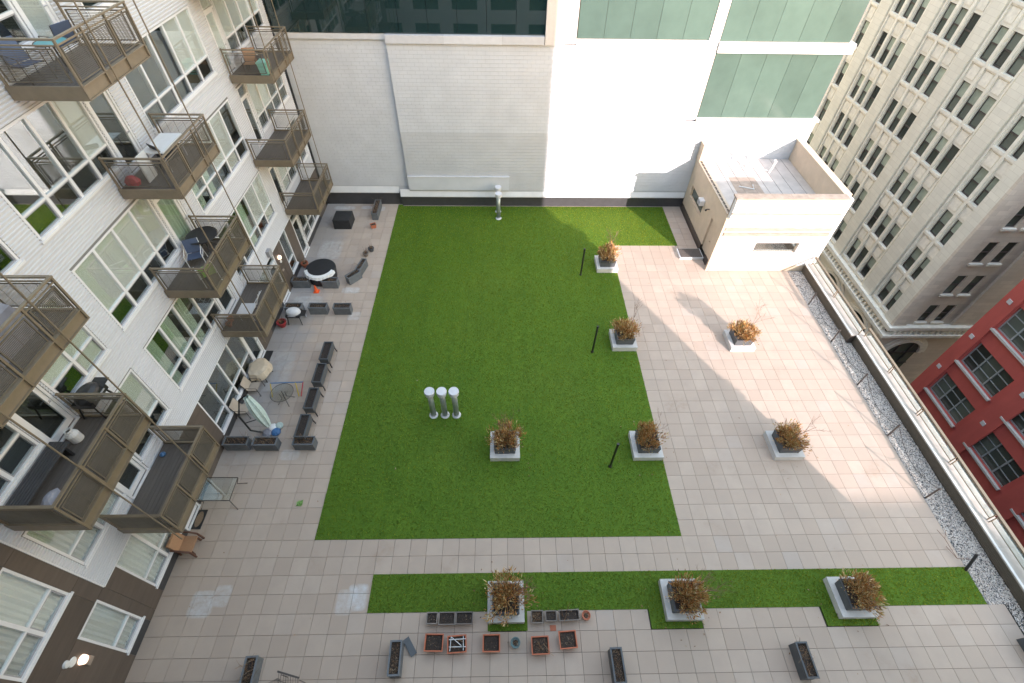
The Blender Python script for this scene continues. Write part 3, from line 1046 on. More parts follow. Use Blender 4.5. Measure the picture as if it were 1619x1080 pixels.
for i in range(7): mb.box(18.16, 19.5, 16.4 + i * .12, 16.49 + i * .12, .141, .165)
mb.build('step_grating', M['deckboard'], ph)
for pts, r in (([(23.6, 20.2, 3.73), (23.75, 20.2, 4.5), (23.6, 20.1, 4.62)], .07), ([(22.4, 20.9, 3.73), (22.4, 20.9, 4.35), (22.2, 20.9, 4.5)], .06), ([(22.5, 20.9, 3.8), (23.6, 20.25, 3.8)], .04), ([(21.2, 18.6, 3.76), (22.0, 18.3, 3.76), (22.05, 18.7, 3.8)], .03)):
    MB().tube(pts, r, 8).build('roof_pipe', M['whitepaint'], ph)

# ------------------------------------------------------------------ parapet and guard rail
par = thing('parapet', (25.7, 5, 0), 'low bronze slatted parapet with white coping along the street edge', 'parapet')
gr = thing('guard_rail', (25.9, 5, .6), 'bronze framed glass guard rail on the white parapet coping', 'railing')
for dx, ya, yb in ((0, -6.8, 9.66), (-.25, 9.68, 15.3)):
    x = 25.52 + dx
    for i in range(6):
        MB().box(x, x + .03, ya, yb, .02 + i * .083, .088 + i * .083).build('slat', M['bronze_dk'], par)
    MB().box(x + .032, x + .5, ya, yb, -.04, .505).build('wall', M['steel'], par)
    a = ya
    while a < yb - .05:
        b_ = min(a + 3.05, yb)
        MB().box(x - .03, x + .74, a + .003, b_ - .003, .508, .56).build('coping', M['copingtan'], par)
        MB().box(x - .03, x + .06, a + .003, b_ - .003, .562, .585).build('coping_lip', M['stucco'], par)
        a = b_
    xr = x + .36
    n = max(1, round((yb - ya) / 2.35))
    for i in range(n):
        a, b_ = ya + (yb - ya) * i / n + .05, ya + (yb - ya) * (i + 1) / n - .05
        fr = MB()
        for z in (.69, 1.03): fr.bar((xr, a, z), (xr, b_, z), .03)
        for y in (a, b_): fr.bar((xr, y, .56), (xr, y, 1.09), .035)
        f = fr.build('panel_frame', M['bronze'], gr)
        MB().box(xr - .004, xr + .004, a + .03, b_ - .03, .71, 1.01).build('glass_panel', M['clear'], f)
    MB().box(xr - .05, xr + .07, ya, yb, 1.09, 1.13).build('top_rail', M['bronze'], gr)
MB().box(25.24, 25.56, 9.661, 9.679, -.04, .5).build('return_wall', M['steel'], par)

# ------------------------------------------------------------------ ornate office building across the street
XA, YS = 42.0, 21.9
orn = thing('ornate_tower', (50, 30, -24), 'cream terracotta office tower with rows of triple windows and arches', 'building')
ops = []
ROWS = [-11.78 + 3.71 * k for k in range(7)]
BAYS = [(46.4, 3), (40.5, 3), (34.83, 3), (29.24, 3), (23.95, 2)]
WW, GAP, WH = .9, .46, 2.2
wins = []
for c, n in BAYS:
    tot = n * WW + (n - 1) * GAP
    for r_ in ROWS:
        for i in range(n):
            a = c - tot / 2 + i * (WW + GAP)
            ops.append((a, a + WW, r_, r_ + WH))
            wins.append((a + WW / 2, r_))
mb = MB()
for a, b_, z0, z1 in bands(YS + .02, 52, -12.6, 16, ops): mb.box(XA, XA + .45, a, b_, z0, z1)
mb.build('west_wall', M['ornate'], orn)
sops = []
SROWS = [-11.84 + 3.4 * k for k in range(8)]
swins = []
for r_ in SROWS:
    for x in (44.3, 45.8): sops.append((x - .42, x + .42, r_, r_ + 2.05)); swins.append((x, r_))
    for x in (51.3, 52.8): sops.append((x - .42, x + .42, r_, r_ + 2.05)); swins.append((x, r_))
mb = MB()
for a, b_, z0, z1 in bands(XA + .46, 62, -12.6, 16, sops): mb.box(a, b_, YS, YS + .45, z0, z1)
mb.build('south_wall', M['ornate_south'], orn)
MB().box(XA + .5, 62, YS + .5, 52, -24, 15.9).build('core', M['interior'], orn)
MB().box(XA - .3, 62.3, YS - .3, 52.3, 16.01, 17).build('cornice', M['ornament'], orn)
# one window, shared by all
f_me = MB()
for b_ in ((-.45, -.37, 0, WH), (.37, .45, 0, WH)): f_me.box(.12, .22, b_[0], b_[1], b_[2], b_[3])
f_me.box(.12, .22, -.37, .37, 0, .1).box(.12, .22, -.37, .37, WH - .08, WH).box(.1, .2, -.37, .37, WH / 2 - .05, WH / 2 + .05)
f_me = f_me.mesh('window', M['bronzewin'])
up_me = MB().box(.15, .156, -.369, .369, WH / 2 + .051, WH - .081).mesh('pane', M['officeglass'])
lo_me = MB().box(.17, .176, -.369, .369, .101, WH / 2 - .051).mesh('pane', M['officeglass'])
sh_me = MB().box(.162, .168, -.36, .36, WH * .62, WH - .1).mesh('shade', M['shade'])
sh2_me = MB().box(.142, .148, -.36, .36, WH * .52, WH - .09).mesh('shade', M['shade'])
sill_me = MB().box(-.16, .11, -.58, .58, -.2, -.01).box(-.1, .11, -.52, .52, -.3, -.21).mesh('sill', M['ornament'])
OX, OY, OZ = ORG[orn.name]
for y, z in wins:
    if project((XA, y, z + 1))[1] < -60: continue
    o = inst('window', f_me, (XA - OX, y - OY, z - OZ), orn)
    inst('pane', up_me, (0, 0, 0), o)
    inst('pane', lo_me, (0, 0, 0), o)
    if rnd() < .75: inst('shade', sh2_me, (0, 0, 0), o)
    inst('sill', sill_me, (0, 0, 0), o)
for x, z in swins:
    o = inst('window', f_me, (x - OX, YS - OY, z - OZ), orn, math.pi / 2)
    o.scale = (1, .93, .93)
    inst('pane', up_me, (0, 0, 0), o)
    inst('pane', lo_me, (0, 0, 0), o)
    inst('sill', sill_me, (0, 0, 0), o)
# piers, mullions, spandrels
edges = [YS] + [c for b_ in BAYS[::-1] for c in (b_[0] - (b_[1] * WW + (b_[1] - 1) * GAP) / 2, b_[0] + (b_[1] * WW + (b_[1] - 1) * GAP) / 2)]
for i in range(0, len(edges) - 1, 2):
    a, b_ = edges[i], edges[i + 1]
    c, w = (a + b_) / 2, (b_ - a)
    MB().box(XA - .22, XA - .002, c - w * .3, c + w * .3, -12.6, 16).build('pier', M['ornate'], orn)
    for s_ in (-1, 1):
        MB().box(XA - .12, XA - .002, c + s_ * w * .4 - .07, c + s_ * w * .4 + .07, -12.6, 16).build('pier_moulding', M['ornament'], orn)
for c, n in BAYS:
    tot = n * WW + (n - 1) * GAP
    for i in range(n - 1):
        y = c - tot / 2 + (i + 1) * (WW + GAP) - GAP / 2
        MB().box(XA - .14, XA - .002, y - .13, y + .13, -12.2, 16).build('mullion', M['ornament'], orn)
    for r_ in ROWS[:-1]:
        for i in range(n):
            y = c - tot / 2 + i * (WW + GAP) + WW / 2
            if project((XA, y, r_ + 2.8))[1] < -40: continue
            MB().box(XA - .05, XA - .002, y - .38, y + .38, r_ + WH + .25, r_ + 3.71 - .38).build('spandrel_panel', M['ornament'], orn)
for z0, z1, d in ((-12.55, -12.2, .5), (-12.8, -12.56, .3), (-13.5, -13.2, .55), (-13.75, -13.51, .3)):
    MB().box(XA - d, XA - .01, YS - d, 52, z0, z1).build('cornice', M['ornament'], orn)
    MB().box(XA - .009, 62, YS - d, YS - .01, z0, z1).build('cornice', M['ornament'], orn)
mb = MB()
for i in range(60):
    y = YS + .2 + i * .5
    mb.box(XA - .42, XA - .02, y, y + .22, -13.19, -12.81)
for i in range(38):
    x = XA + .3 + i * .5
    mb.box(x, x + .22, YS - .42, YS - .02, -13.19, -12.81)
mb.build('dentil', M['ornament'], orn, kind='stuff')


def arch(cx, zc, r, fn, nm):
    """arched opening: recessed glass, ring mouldings; fn maps (along, out, z)"""
    mb = MB()
    k = 18
    for r0, r1, o0, o1 in ((r, r + .32, .02, .22), (r + .33, r + .7, .01, .12)):
        for i in range(k):
            t0, t1 = math.pi * i / k, math.pi * (i + 1) / k
            P = [(rr * math.cos(tt), rr * math.sin(tt)) for rr, tt in ((r0, t0), (r1, t0), (r1, t1), (r0, t1))]
            n = len(mb.v)
            for oo in (o0, o1): mb.v += [fn(cx + p, oo, zc + q) for p, q in P]
            for q in ((0, 1, 2, 3), (7, 6, 5, 4), (0, 4, 5, 1), (1, 5, 6, 2), (2, 6, 7, 3), (3, 7, 4, 0)): mb.f.append(tuple(n + j for j in q))
    f = mb.build('arch_window', M['ornament'], orn)
    mb = MB()
    n = len(mb.v)
    mb.v += [fn(cx + (r - .01) * math.cos(math.pi * i / k), .012, zc + (r - .01) * math.sin(math.pi * i / k)) for i in range(k + 1)] + [fn(cx - r + .01, .012, zc - 5), fn(cx + r - .01, .012, zc - 5)]
    mb.f.append(tuple(range(n, n + k + 3)))
    mb.build('pane', M['officeglass'], f)
    mb = MB()
    for x in (-r * .4, r * .4): mb.bar(fn(cx + x, .05, zc - 5), fn(cx + x, .05, zc + r * .9), .1)
    for z in (0, -1.6): mb.bar(fn(cx - r, .05, zc + z), fn(cx + r, .05, zc + z), .1)
    mb.build('glazing_bar', M['bronzewin'], f)


MB().box(XA, XA + .45, YS + .46, 52, -24, -13.76).build('base_wall', M['ornate'], orn)
MB().box(XA + .001, 62, YS, YS + .455, -24, -13.76).build('base_wall', M['ornate_south'], orn)
for c in (47.2, 41.4, 35.9, 30.35, 24.9): arch(c, -16.2, 1.95, lambda a, o, z: (XA - o, a, z), 'w')
for c in (45.05, 52.0): arch(c, -16.1, 1.55, lambda a, o, z: (a, YS - o, z), 's')
MB().box(XA - .25, XA - .003, YS + .0, YS + 1.0, -12.1, 16).build('corner_pier', M['ornate'], orn)
MB().box(XA - .249, XA + 1.0, YS - .25, YS - .003, -12.1, 16).build('corner_pier', M['ornate_south'], orn)
MB().box(47.2, 49.6, YS - .2, YS - .003, -12.1, 16).build('pier', M['ornate_south'], orn)

# ------------------------------------------------------------------ red building
red = thing('red_loft_building', (48, 5, -24), 'dark red rendered building with large grid windows beyond the parapet', 'building')
XR = 42.0
ops = []
RW = []
for j in range(-3, 5):
    zb = -13.13 + 3.68 * j
    for i in range(0, 6):
        yf = 15.7 - 4.97 * i
        ops.append((yf - 3.45, yf, zb, zb + 2.25))
        RW.append((yf - 1.725, zb))
YR0, YR1 = -14.5, 16.8
mb = MB()
for a, b_, z0, z1 in bands(YR0, YR1, -24, 6, ops): mb.box(XR, XR + .5, a, b_, z0, z1)
mb.build('west_wall', M['redwall'], red)
MB().box(XR + .51, 58, YR0, YR1, -24, 5.9).build('core', M['interior'], red)
MB().box(XR - .1, 58.1, YR0 - .1, YR1 + .1, 6.01, 6.4).build('coping', M['concrete'], red)
for i in range(0, 7):
    y1 = 16.8 - 4.97 * i + (0 if i == 0 else .02)
    y0 = y1 - 1.05 if i == 0 else y1 - 1.45
    MB().box(XR - .16, XR - .002, y0, y1, -24, 6).build('pilaster', M['redwall'], red)
    for j in range(-1, 5):
        zz = -10.92 + 3.63 * j
        if project((XR, y0, zz))[0] > 1700: continue
        MB().box(XR - .2, XR - .162, (y0 + y1) / 2 - .16, (y0 + y1) / 2 + .16, zz - .16, zz + .16).build('tie_plate', M['cap'], red)
fw = MB()
W2, H2 = 3.45, 2.25
fw.box(.2, .32, -W2 / 2, W2 / 2, 0, .08).box(.2, .32, -W2 / 2, W2 / 2, H2 - .08, H2).box(.2, .32, -W2 / 2, -W2 / 2 + .08, .08, H2 - .08).box(.2, .32, W2 / 2 - .08, W2 / 2, .08, H2 - .08)
for y in (-.57, .57): fw.box(.19, .31, y - .05, y + .05, .08, H2 - .08)
for z in (.75, 1.5): fw.box(.21, .3, -W2 / 2 + .08, W2 / 2 - .08, z - .03, z + .03)
f_me = fw.mesh('window', M['redframe'])
pane_me = MB().box(.25, .256, -.52, .52, .085, H2 - .085).mesh('pane', M['officeglass'])
sill_me = MB().box(-.2, .19, -W2 / 2 - .1, W2 / 2 + .1, -.16, -.004).mesh('sill', M['concrete'])
OX, OY, OZ = ORG[red.name]
for y, z in RW:
    u, v = project((XR, y, z + 1))
    if u > 1680 or v > 1150: continue
    o = inst('window', f_me, (XR - OX, y - OY, z - OZ), red)
    for dy in (-1.12, 0, 1.12): inst('pane', pane_me, (0, dy, 0), o)
    inst('sill', sill_me, (0, 0, 0), o)

# ------------------------------------------------------------------ buildings behind the camera that shade the deck
twr = thing('residential_tower', (8, -12, -24), 'white clad residential tower the view is taken from', 'building')
YF = -6.95
ops = []
for k in range(0, 7):
    for i in range(9):
        a = -10 + i * 4
        ops.append((a, a + 2.6, k * 3.58 + .6, k * 3.58 + 2.9))
mb = MB()
for a, b_, z0, z1 in bands(-14, 25.75, -24, 24.6, ops): mb.box(a, b_, YF - .3, YF, z0, z1)
mb.build('north_wall', M['siding'], twr)
MB().box(-14, 25.74, -32, YF - .6, -24, 24.5).build('core', M['interior'], twr)
MB().box(-14, 25.8, -32, YF, 24.61, 24.9).build('roof', M['concrete'], twr)
w_me = MB().box(-1.3, 1.3, -.14, -.1, 0, 2.3).mesh('window', M['darkglass'])
for a, b_, z0, z1 in ops: inst('window', w_me, (a + 1.3 - 8, YF + 12, z0 + 24), twr)
so = thing('shading_block', (45, -40, -24), 'plain brick block added out of view behind the viewpoint to shade the deck', 'building')  # unseen block, added so its roof edge shadows the front paving
MB().box(27, 70, -52, -30, -24, 12.1).build('wall', M['brick'], so)
MB().box(26.8, 70.2, -52.2, -29.9, 12.11, 12.25).build('coping', M['concrete'], so)

# ------------------------------------------------------------------ planters with rusty shrubs
def shrub_mesh(seed, r, hgt, n=2300):
    random.seed(seed)
    mb = MB()
    tips = []
    for k in range(46):
        a, q = U(0, 6.283), math.sqrt(rnd()) * U(.75, 1.02)
        tips.append((Vector((r * q * math.cos(a), r * q * math.sin(a), hgt * U(.35, 1.1) * (1.1 - .5 * q))), U(.09, .17)))
    for i in range(n):
        c, sp = tips[i % len(tips)]
        p = c + Vector((random.gauss(0, 1), random.gauss(0, 1), random.gauss(0, .8))) * sp * .62
        if p.z < .02: p.z = .02 + rnd() * .05
        d = (p - Vector((c.x * .4, c.y * .4, -.15))).normalized() + Vector((U(-.5, .5), U(-.5, .5), U(-.2, .6)))
        d.normalize()
        ln = U(.07, .2)
        sd_ = d.cross(Vector((U(-1, 1), U(-1, 1), U(-1, 1)))).normalized() * U(.009, .021)
        m_ = p + d * ln * .45
        e = p + d * ln
        n0 = len(mb.v)
        mb.v += [tuple(p), tuple(m_ + sd_), tuple(e), tuple(m_ - sd_)]
        mb.f.append((n0, n0 + 1, n0 + 2, n0 + 3))
    for c, sp in tips:
        mb.tube([(c.x * .2, c.y * .2, 0), tuple(c * .7), tuple(c)], [.012, .009, .004], 4)
    return mb


def twig(mb, p, d, ln, r, lvl):
    p, d = Vector(p), Vector(d).normalized()
    q = p + d * ln * .5 + Vector((U(-.05, .05), U(-.05, .05), 0)) * ln
    e = p + d * ln
    mb.tube([p, q, e], [r, r * .75, r * .5], 4)
    if lvl == 0: return
    for i in range(3 if lvl > 1 else 4):
        f = U(.4, 1)
        twig(mb, p + d * ln * f, d + Vector((U(-.8, .8), U(-.8, .8), U(-.1, .6))), ln * U(.45, .65), max(.0025, r * .45), lvl - 1)


SHRUBS = [shrub_mesh(s_, .6 + .03 * (s_ % 4), .46 + .06 * (s_ * 7 % 4)).mesh('shrub', M['shrub']) for s_ in range(1, 10)]
random.seed(21)
CP = MB()
for k in range(4):
    a, b_ = .635, .435
    P = [(-a, -a), (a, -a), (b_, -b_), (-b_, -b_)]
    CP.prism([(x * .997, y * .997) for x, y in P], .25, .31)
    ca, sa = math.cos(k * math.pi / 2), math.sin(k * math.pi / 2)
    CP.v[-8:] = [(x * ca - y * sa, x * sa + y * ca, z) for x, y, z in CP.v[-8:]]
plinth_me = MB().box(-.625, .625, -.625, .625, 0, .249).mesh('plinth', M['concrete'])
coping_me = CP.mesh('plinth_coping', M['concrete'])
bx = MB().frustum((0, 0), .84, .84, .9, .9, .25, .66)
bx.box(-.46, .46, -.46, -.4, .661, .72).box(-.46, .46, .4, .46, .661, .72).box(-.46, -.4, -.399, .399, .661, .72).box(.4, .46, -.399, .399, .661, .72)
pbox_me = bx.mesh('planter_box', M['boxgrey'])
psoil_me = MB().box(-.4, .4, -.4, .4, .662, .69).mesh('soil', M['soil'])
PL = [(13.41, 15.72, (-.15, .1, 1), 1.35, 'square planter with rusty shrub at the lawn corner beside the tan paving step'),
      (13.4, 9.73, (.15, .1, 1), 1.4, 'square planter with rusty shrub halfway down the right edge of the lawn'),
      (19.48, 9.67, (.25, 0, 1), 1.5, 'sunlit square planter with orange shrub alone on the open paving'),
      (13.36, 3.73, (.05, .1, 1), 1.0, 'square planter with orange shrub near the lawn front right corner'),
      (7.24, 3.75, (-.1, .15, 1), 1.15, 'square planter with rusty shrub standing inside the lawn near the three pipes'),
      (19.44, 3.7, (.5, -.1, .7), 1.35, 'square planter at the shadow edge with a bare twig leaning right'),
      (7.24, -2.2, (.7, .1, .45), .9, 'square planter on the grass strip between the two rows of small pots'),
      (13.39, -2.2, (.75, .15, .5), 1.0, 'square planter in the middle of the grass strip with pale twigs to its right'),
      (19.45, -2.2, (.2, .2, .6), .5, 'square planter at the far right of the grass strip')]
for i, (x, y, d, ln, lab) in enumerate(PL):
    p = thing('shrub_planter', (x, y, .005), lab, 'planter', 'square concrete planters with rusty shrubs')
    inst('plinth', plinth_me, (0, 0, 0), p)
    inst('plinth_coping', coping_me, (0, 0, 0), p)
    inst('planter_box', pbox_me, (0, 0, 0), p, U(-.02, .02))
    inst('soil', psoil_me, (0, 0, 0), p)
    sh = inst('shrub', SHRUBS[i], (U(-.03, .06), U(-.04, .04), .66), p, U(0, 6.28))
    k = U(.95, 1.1)
    sh.scale = (k, k, U(.9, 1.25))
    mb = MB()
    for j in range(1 if i in (2, 5, 1, 3) else 3):
        twig(mb, (U(-.1, .2), U(-.1, .1), .85), Vector(d) + Vector((U(-.15, .15), U(-.15, .15), 0)), ln * U(.8, 1), .016, 3)
    o = bpy.data.objects.new('bare_branch', mb.mesh('bare_branch', M['twig']))
    COL.objects.link(o)
    o.parent = p

# ------------------------------------------------------------------ vent pipes, poles, rope posts
def vent(x, y, hgt, lab):
    p = thing('vent_pipe', (x, y, .01), lab, 'vent pipe', 'galvanised vent pipes')
    o = p.name
    inst('shaft', V_sh, (0, 0, 0), p)
    inst('base_collar', V_co, (0, 0, 0), p)
    inst('cap', V_ca, (0, 0, hgt - 1.95), p)


V_sh = MB().lathe([(.125, .0), (.125, 1.8)], k=24).mesh('shaft', M['galv'], smooth=True)
V_co = MB().lathe([(.2, 0), (.2, .03), (.15, .06), (.13, .1)], k=24).mesh('base_collar', M['cap'])
V_ca = MB().lathe([(.13, 1.62), (.2, 1.68), (.2, 1.8), (.225, 1.81), (.225, 1.92), (.21, 1.95), (0, 1.955)], k=24).mesh('cap', M['cap'])
for x, y, l in ((4.0, 5.4, 'leftmost of the three vent pipes standing in the lawn'), (4.52, 5.4, 'middle of the three vent pipes standing in the lawn'), (5.04, 5.4, 'right one of the three vent pipes standing in the lawn'), (6.9, 20.53, 'vent pipe at the back of the lawn in front of the wall'), (6.87, 21.31, 'vent pipe hard against the back wall, half hidden by another')): vent(x, y, 1.95, l)
for x, y, l in ((11.8, 14.92, 'black light pole beside the lawn corner planter'), (11.74, 9.06, 'black light pole beside the middle lawn edge planter'), (11.7, 2.85, 'black light pole at the front right of the lawn')):
    p = thing('light_pole', (x, y, .01), l, 'pole', 'black poles on the lawn')
    MB().lathe([(.048, .03), (.048, 1.9), (.056, 1.9), (.056, 1.98)], (x, y, .01), 12).build('shaft', M['black'], p)
    MB().lathe([(.075, 0), (.075, .05), (.045, .09)], (x, y, .01), 12).build('foot', M['black'], p)
PY = [12.45, 9.72, 6.97, 4.23, 1.39]
WHERE = ['nearest the stair house', 'second from the stair house', 'third from the stair house', 'fourth from the stair house', 'nearest the grass strip']
for y, l in zip(PY, WHERE):
    p = thing('rope_post', (24.47, y, 0), 'thin dark post on the gravel edge, ' + l, 'post', 'rope posts along the gravel')
    MB().tube([(24.47, y, -.02), (24.47, y, .86)], .034, 8).build('shaft', M['steel'], p)
    MB().lathe([(.0, .86), (.045, .87), (.045, .92), (0, .94)], (24.47, y, 0), 8).build('finial', M['steel'], p)
for i, (a, b_) in enumerate(zip(PY, PY[1:])):
    pts = [(24.47 + .12 * math.sin(math.pi * k / 14), a + (b_ - a) * k / 14, .84 - .62 * math.sin(math.pi * k / 14)) for k in range(15)]
    MB().tube(pts, .012, 5).build('rope', M['steel'], None, label='thin dark rope sagging between posts, span ' + ['by the stair house', 'second along the gravel', 'third along the gravel', 'next to the lit paving end'][i], cat='rope', group='ropes between gravel posts')
p = thing('leaning_pole', (24.33, -1.33, 0), 'black pole leaning over the gravel at the grass strip end', 'pole')
MB().tube([(24.33, -1.33, 0), (24.45, -1.0, .75)], .05, 10).build('shaft', M['black'], p)
mb = MB()
mb.tube([(24.42, -1.1, .5), (24.2, -.95, .1), (24.1, -.5, .05)], .012, 5).tube([(24.2, -.95, .1), (24.0, -.3, .3), (23.95, .05, .25)], .01, 5).tube([(24.0, -.3, .3), (24.2, 0, .35)], .008, 5)
mb.build('dead_branch', M['twig'], p)


# ------------------------------------------------------------------ troughs and pots
def dry_fill(mb, x0, x1, y0, y1, z, n, hh=.1, up=.5):
    for i in range(n):
        x, y = U(x0, x1), U(y0, y1)
        d = Vector((U(-1, 1), U(-1, 1), U(0, up) * 2)).normalized() * U(.4, 1) * hh
        s_ = Vector((U(-1, 1), U(-1, 1), 0)).normalized() * .006
        q = Vector((x, y, z + .005))
        n0 = len(mb.v)
        mb.v += [tuple(q - s_), tuple(q + s_), tuple(q + d)]
        mb.f.append((n0, n0 + 1, n0 + 2))


def trough(cx, cy, L, W, H, rz, lab, mat='slate', legs=False, fill=160, wild=.12, group='slate grey planting troughs', long=0, cat='planter', soil=True):
    """local box with rim, long side on x"""
    p = thing('planting_trough', (cx, cy, .003), lab, cat, group)
    p.rotation_euler.z = rz
    z0 = .32 if legs else 0
    t_ = .03
    mb = MB()
    mb.box(-L / 2, L / 2, -W / 2, -W / 2 + t_, z0, H).box(-L / 2, L / 2, W / 2 - t_, W / 2, z0, H).box(-L / 2, -L / 2 + t_, -W / 2 + t_, W / 2 - t_, z0, H).box(L / 2 - t_, L / 2, -W / 2 + t_, W / 2 - t_, z0, H).box(-L / 2 + t_, L / 2 - t_, -W / 2 + t_, W / 2 - t_, z0, z0 + .03)

    def lp(name, mbx, m_):
        o = bpy.data.objects.new(name, mbx.mesh(name, M[m_]))
        COL.objects.link(o)
        o.parent = p
        return tag(o)
    lp('trough_box', mb, mat)
    r = MB()
    e = .018
    for a in ((-L / 2 - e, L / 2 + e, -W / 2 - e, -W / 2 + .035), (-L / 2 - e, L / 2 + e, W / 2 - .035, W / 2 + e), (-L / 2 - e, -L / 2 + .035, -W / 2 + .036, W / 2 - .036), (L / 2 - .035, L / 2 + e, -W / 2 + .036, W / 2 - .036)): r.box(*a, H + .001, H + .025)
    lp('rim', r, mat)
    lp('soil', MB().box(-L / 2 + .036, L / 2 - .036, -W / 2 + .036, W / 2 - .036, H - .12, H - .05), 'soil')
    if fill:
        f = MB()
        dry_fill(f, -L / 2 + .04, L / 2 - .04, -W / 2 + .04, W / 2 - .04, H - .06, fill, wild)
        for i in range(long):
            x = U(-L / 2, L / 2)
            y = U(-W / 2, W / 2)
            e_ = Vector((x + U(-.35, .35), y + U(-.3, .3), H + U(.05, .4)))
            mid = (Vector((x, y, H - .05)) + e_) / 2 + Vector((0, 0, U(.05, .2)))
            f.tube([(x, y, H - .06), mid, e_], [.005, .004, .002], 3)
        lp('dry_growth', f, 'dry')
    if legs:
        for sx in (-1, 1):
            for sy in (-1, 1):
                lp('leg', MB().bar((sx * (L / 2 - .06), sy * (W / 2 - .02), z0 + .1), (sx * (L / 2 - .02), sy * (W / 2 + .03), 0), .04), 'black')
    return p


for cx, cy, L, W, rz, long, lab in (
        (-4.3, 13.97, .94, .38, 0, 16, 'slate trough with tangled twigs against the wall in front of the covered round table'),
        (-2.65, 13.94, .86, .38, 0, 12, 'slate trough with dead twigs just right of the orange cone'),
        (-1.45, 14.45, .85, .36, .85, 4, 'slate trough set at an angle near the lawn edge'),
        (-1.15, 15.3, .95, .3, 1.35, 6, 'narrow slate trough pointing towards the small leafless pots'),
        (-4.1, 11.9, .9, .38, 0, 4, 'slate trough behind the grey lidded grill'),
        (-2.8, 11.9, .95, .38, 0, 4, 'slate trough in the middle of the row right of the grill'),
        (-1.5, 11.88, .91, .38, 0, 4, 'slate trough at the lawn end of the row right of the grill'),
        (-4.2, 3.9, 1.0, .38, 0, 20, 'slate trough against the apartment wall, left of three in a row'),
        (-2.97, 3.88, .98, .38, 0, 20, 'slate trough beside the folded parasol, middle of three in a row'),
        (-1.34, 3.89, .86, .38, 0, 20, 'slate trough nearest the lawn in front of the legged planters'),
        (-1.28, 21.1, 1.6, .38, math.pi / 2, 40, 'slate trough with tall dry grass at the dark back wall')):
    trough(cx, cy, L, W, .5, rz, lab, long=long)
for y, l in ((8.64, 'legged planter box furthest from the viewer by the lawn'), (7.3, 'second legged planter box from the far end by the lawn'), (5.9, 'third legged planter box from the far end by the lawn'), (4.5, 'legged planter box touching the front slate trough')):
    trough(-1.5, y, 1.08, .42, .7, math.pi / 2, l, 'boxgrey', True, 60, .05, 'raised planter boxes on legs')
for cx, cy, L, rz, lab, ln, mt in ((3.68, -3.8, .92, math.pi / 2 + .03, 'grey rimmed trough of dead stems left of the orange pots', 0, 'slate'), (10.81, -4.09, .92, math.pi / 2 + .02, 'grey rimmed trough on the front paving right of the pots', 8, 'boxgrey'), (16.93, -4.03, .95, math.pi / 2, 'grey rimmed trough below the right hand planters', 14, 'boxgrey'), (-.83, -4.3, 1.2, math.pi / 2 + .05, 'grey trough with straw stems at the bottom left', 26, 'slate')):
    trough(cx, cy, L, .36, .52, rz, lab, mt, False, 260, .14, 'grey troughs on the front paving', ln)
trough(25.0, -4.2, 1.4, .7, .55, math.pi / 2, 'dark trough cut by the right edge beside the gravel', 'boxgrey', False, 40, .08, 'grey troughs on the front paving')


def square_pot(x0, x1, y0, y1, m_, lab, grp, rz=0, fill=30, sticks=0):
    cx, cy = (x0 + x1) / 2, (y0 + y1) / 2
    w, d = x1 - x0, abs(y1 - y0)
    H = .25
    p = thing('square_pot', (cx, cy, .004), lab, 'pot', grp)
    p.rotation_euler.z = rz
    b_ = MB()
    n0 = 0
    for s0, z0 in ((.8, 0), (1, H), (.93, H), (.9, H - .06)):
        b_.v += [(sx * w / 2 * s0, sy * d / 2 * s0, z0) for sx, sy in ((-1, -1), (1, -1), (1, 1), (-1, 1))]
    for r_ in range(3):
        for j in range(4): b_.f.append((r_ * 4 + j, r_ * 4 + (j + 1) % 4, r_ * 4 + 4 + (j + 1) % 4, r_ * 4 + 4 + j))
    b_.f.append((3, 2, 1, 0))

    def lp(name, mbx, mm):
        o = bpy.data.objects.new(name, mbx.mesh(name, M[mm]))
        COL.objects.link(o)
        o.parent = p
        tag(o)
    lp('pot_body', b_, m_)
    r = MB()
    for a in ((-w / 2 - .015, w / 2 + .015, -d / 2 - .015, -d / 2 + .02), (-w / 2 - .015, w / 2 + .015, d / 2 - .02, d / 2 + .015), (-w / 2 - .015, -w / 2 + .02, -d / 2 + .021, d / 2 - .021), (w / 2 - .02, w / 2 + .015, -d / 2 + .021, d / 2 - .021)): r.box(*a, H - .02, H + .012)
    lp('rim', r, m_)
    lp('soil', MB().box(-w * .43, w * .43, -d * .43, d * .43, H - .1, H - .04), 'soil')
    f = MB()
    dry_fill(f, -w * .4, w * .4, -d * .4, d * .4, H - .045, fill, .08)
    for i in range(sticks):
        a = Vector((U(-w * .4, w * .4), U(-d * .4, d * .4), H - .02))
        f.bar(a, a + Vector((U(-.3, .3), U(-.3, .3), U(.02, .25))), .012)
    lp('dry_growth', f, 'dry' if sticks < 5 else 'dry')
    return p


G1 = 'dark square pots beside the grass strip'
square_pot(4.55, 4.9, -2.83, -2.5, 'greypot', 'small dark square pot, leftmost in the upper row', G1)
square_pot(4.96, 5.5, -2.86, -2.5, 'greypot', 'wide dark pot, second in the upper row', G1)
square_pot(5.54, 6.1, -2.85, -2.5, 'greypot', 'wide dark pot touching the planter turf, upper row', G1)
square_pot(8.11, 8.5, -2.85, -2.49, 'greypot', 'dark pot overgrown with straw right of the grass strip planter', G1, 0, 240)
square_pot(8.6, 8.97, -2.8, -2.5, 'greypot', 'small dark pot between the straw filled pot and the long one', G1)
square_pot(9.07, 9.75, -2.79, -2.48, 'greypot', 'long dark pot with tall canes in the upper row', G1, .04, 40, 5)
G2 = 'orange square pots on the front paving'
square_pot(4.56, 5.15, -3.6, -3.13, 'terra2', 'orange square pot, leftmost in the lower row', G2, -.02)
square_pot(5.31, 5.92, -3.65, -3.18, 'terra2', 'orange square pot with a white stick frame over it, left half of row', G2, .06, 30, 6)
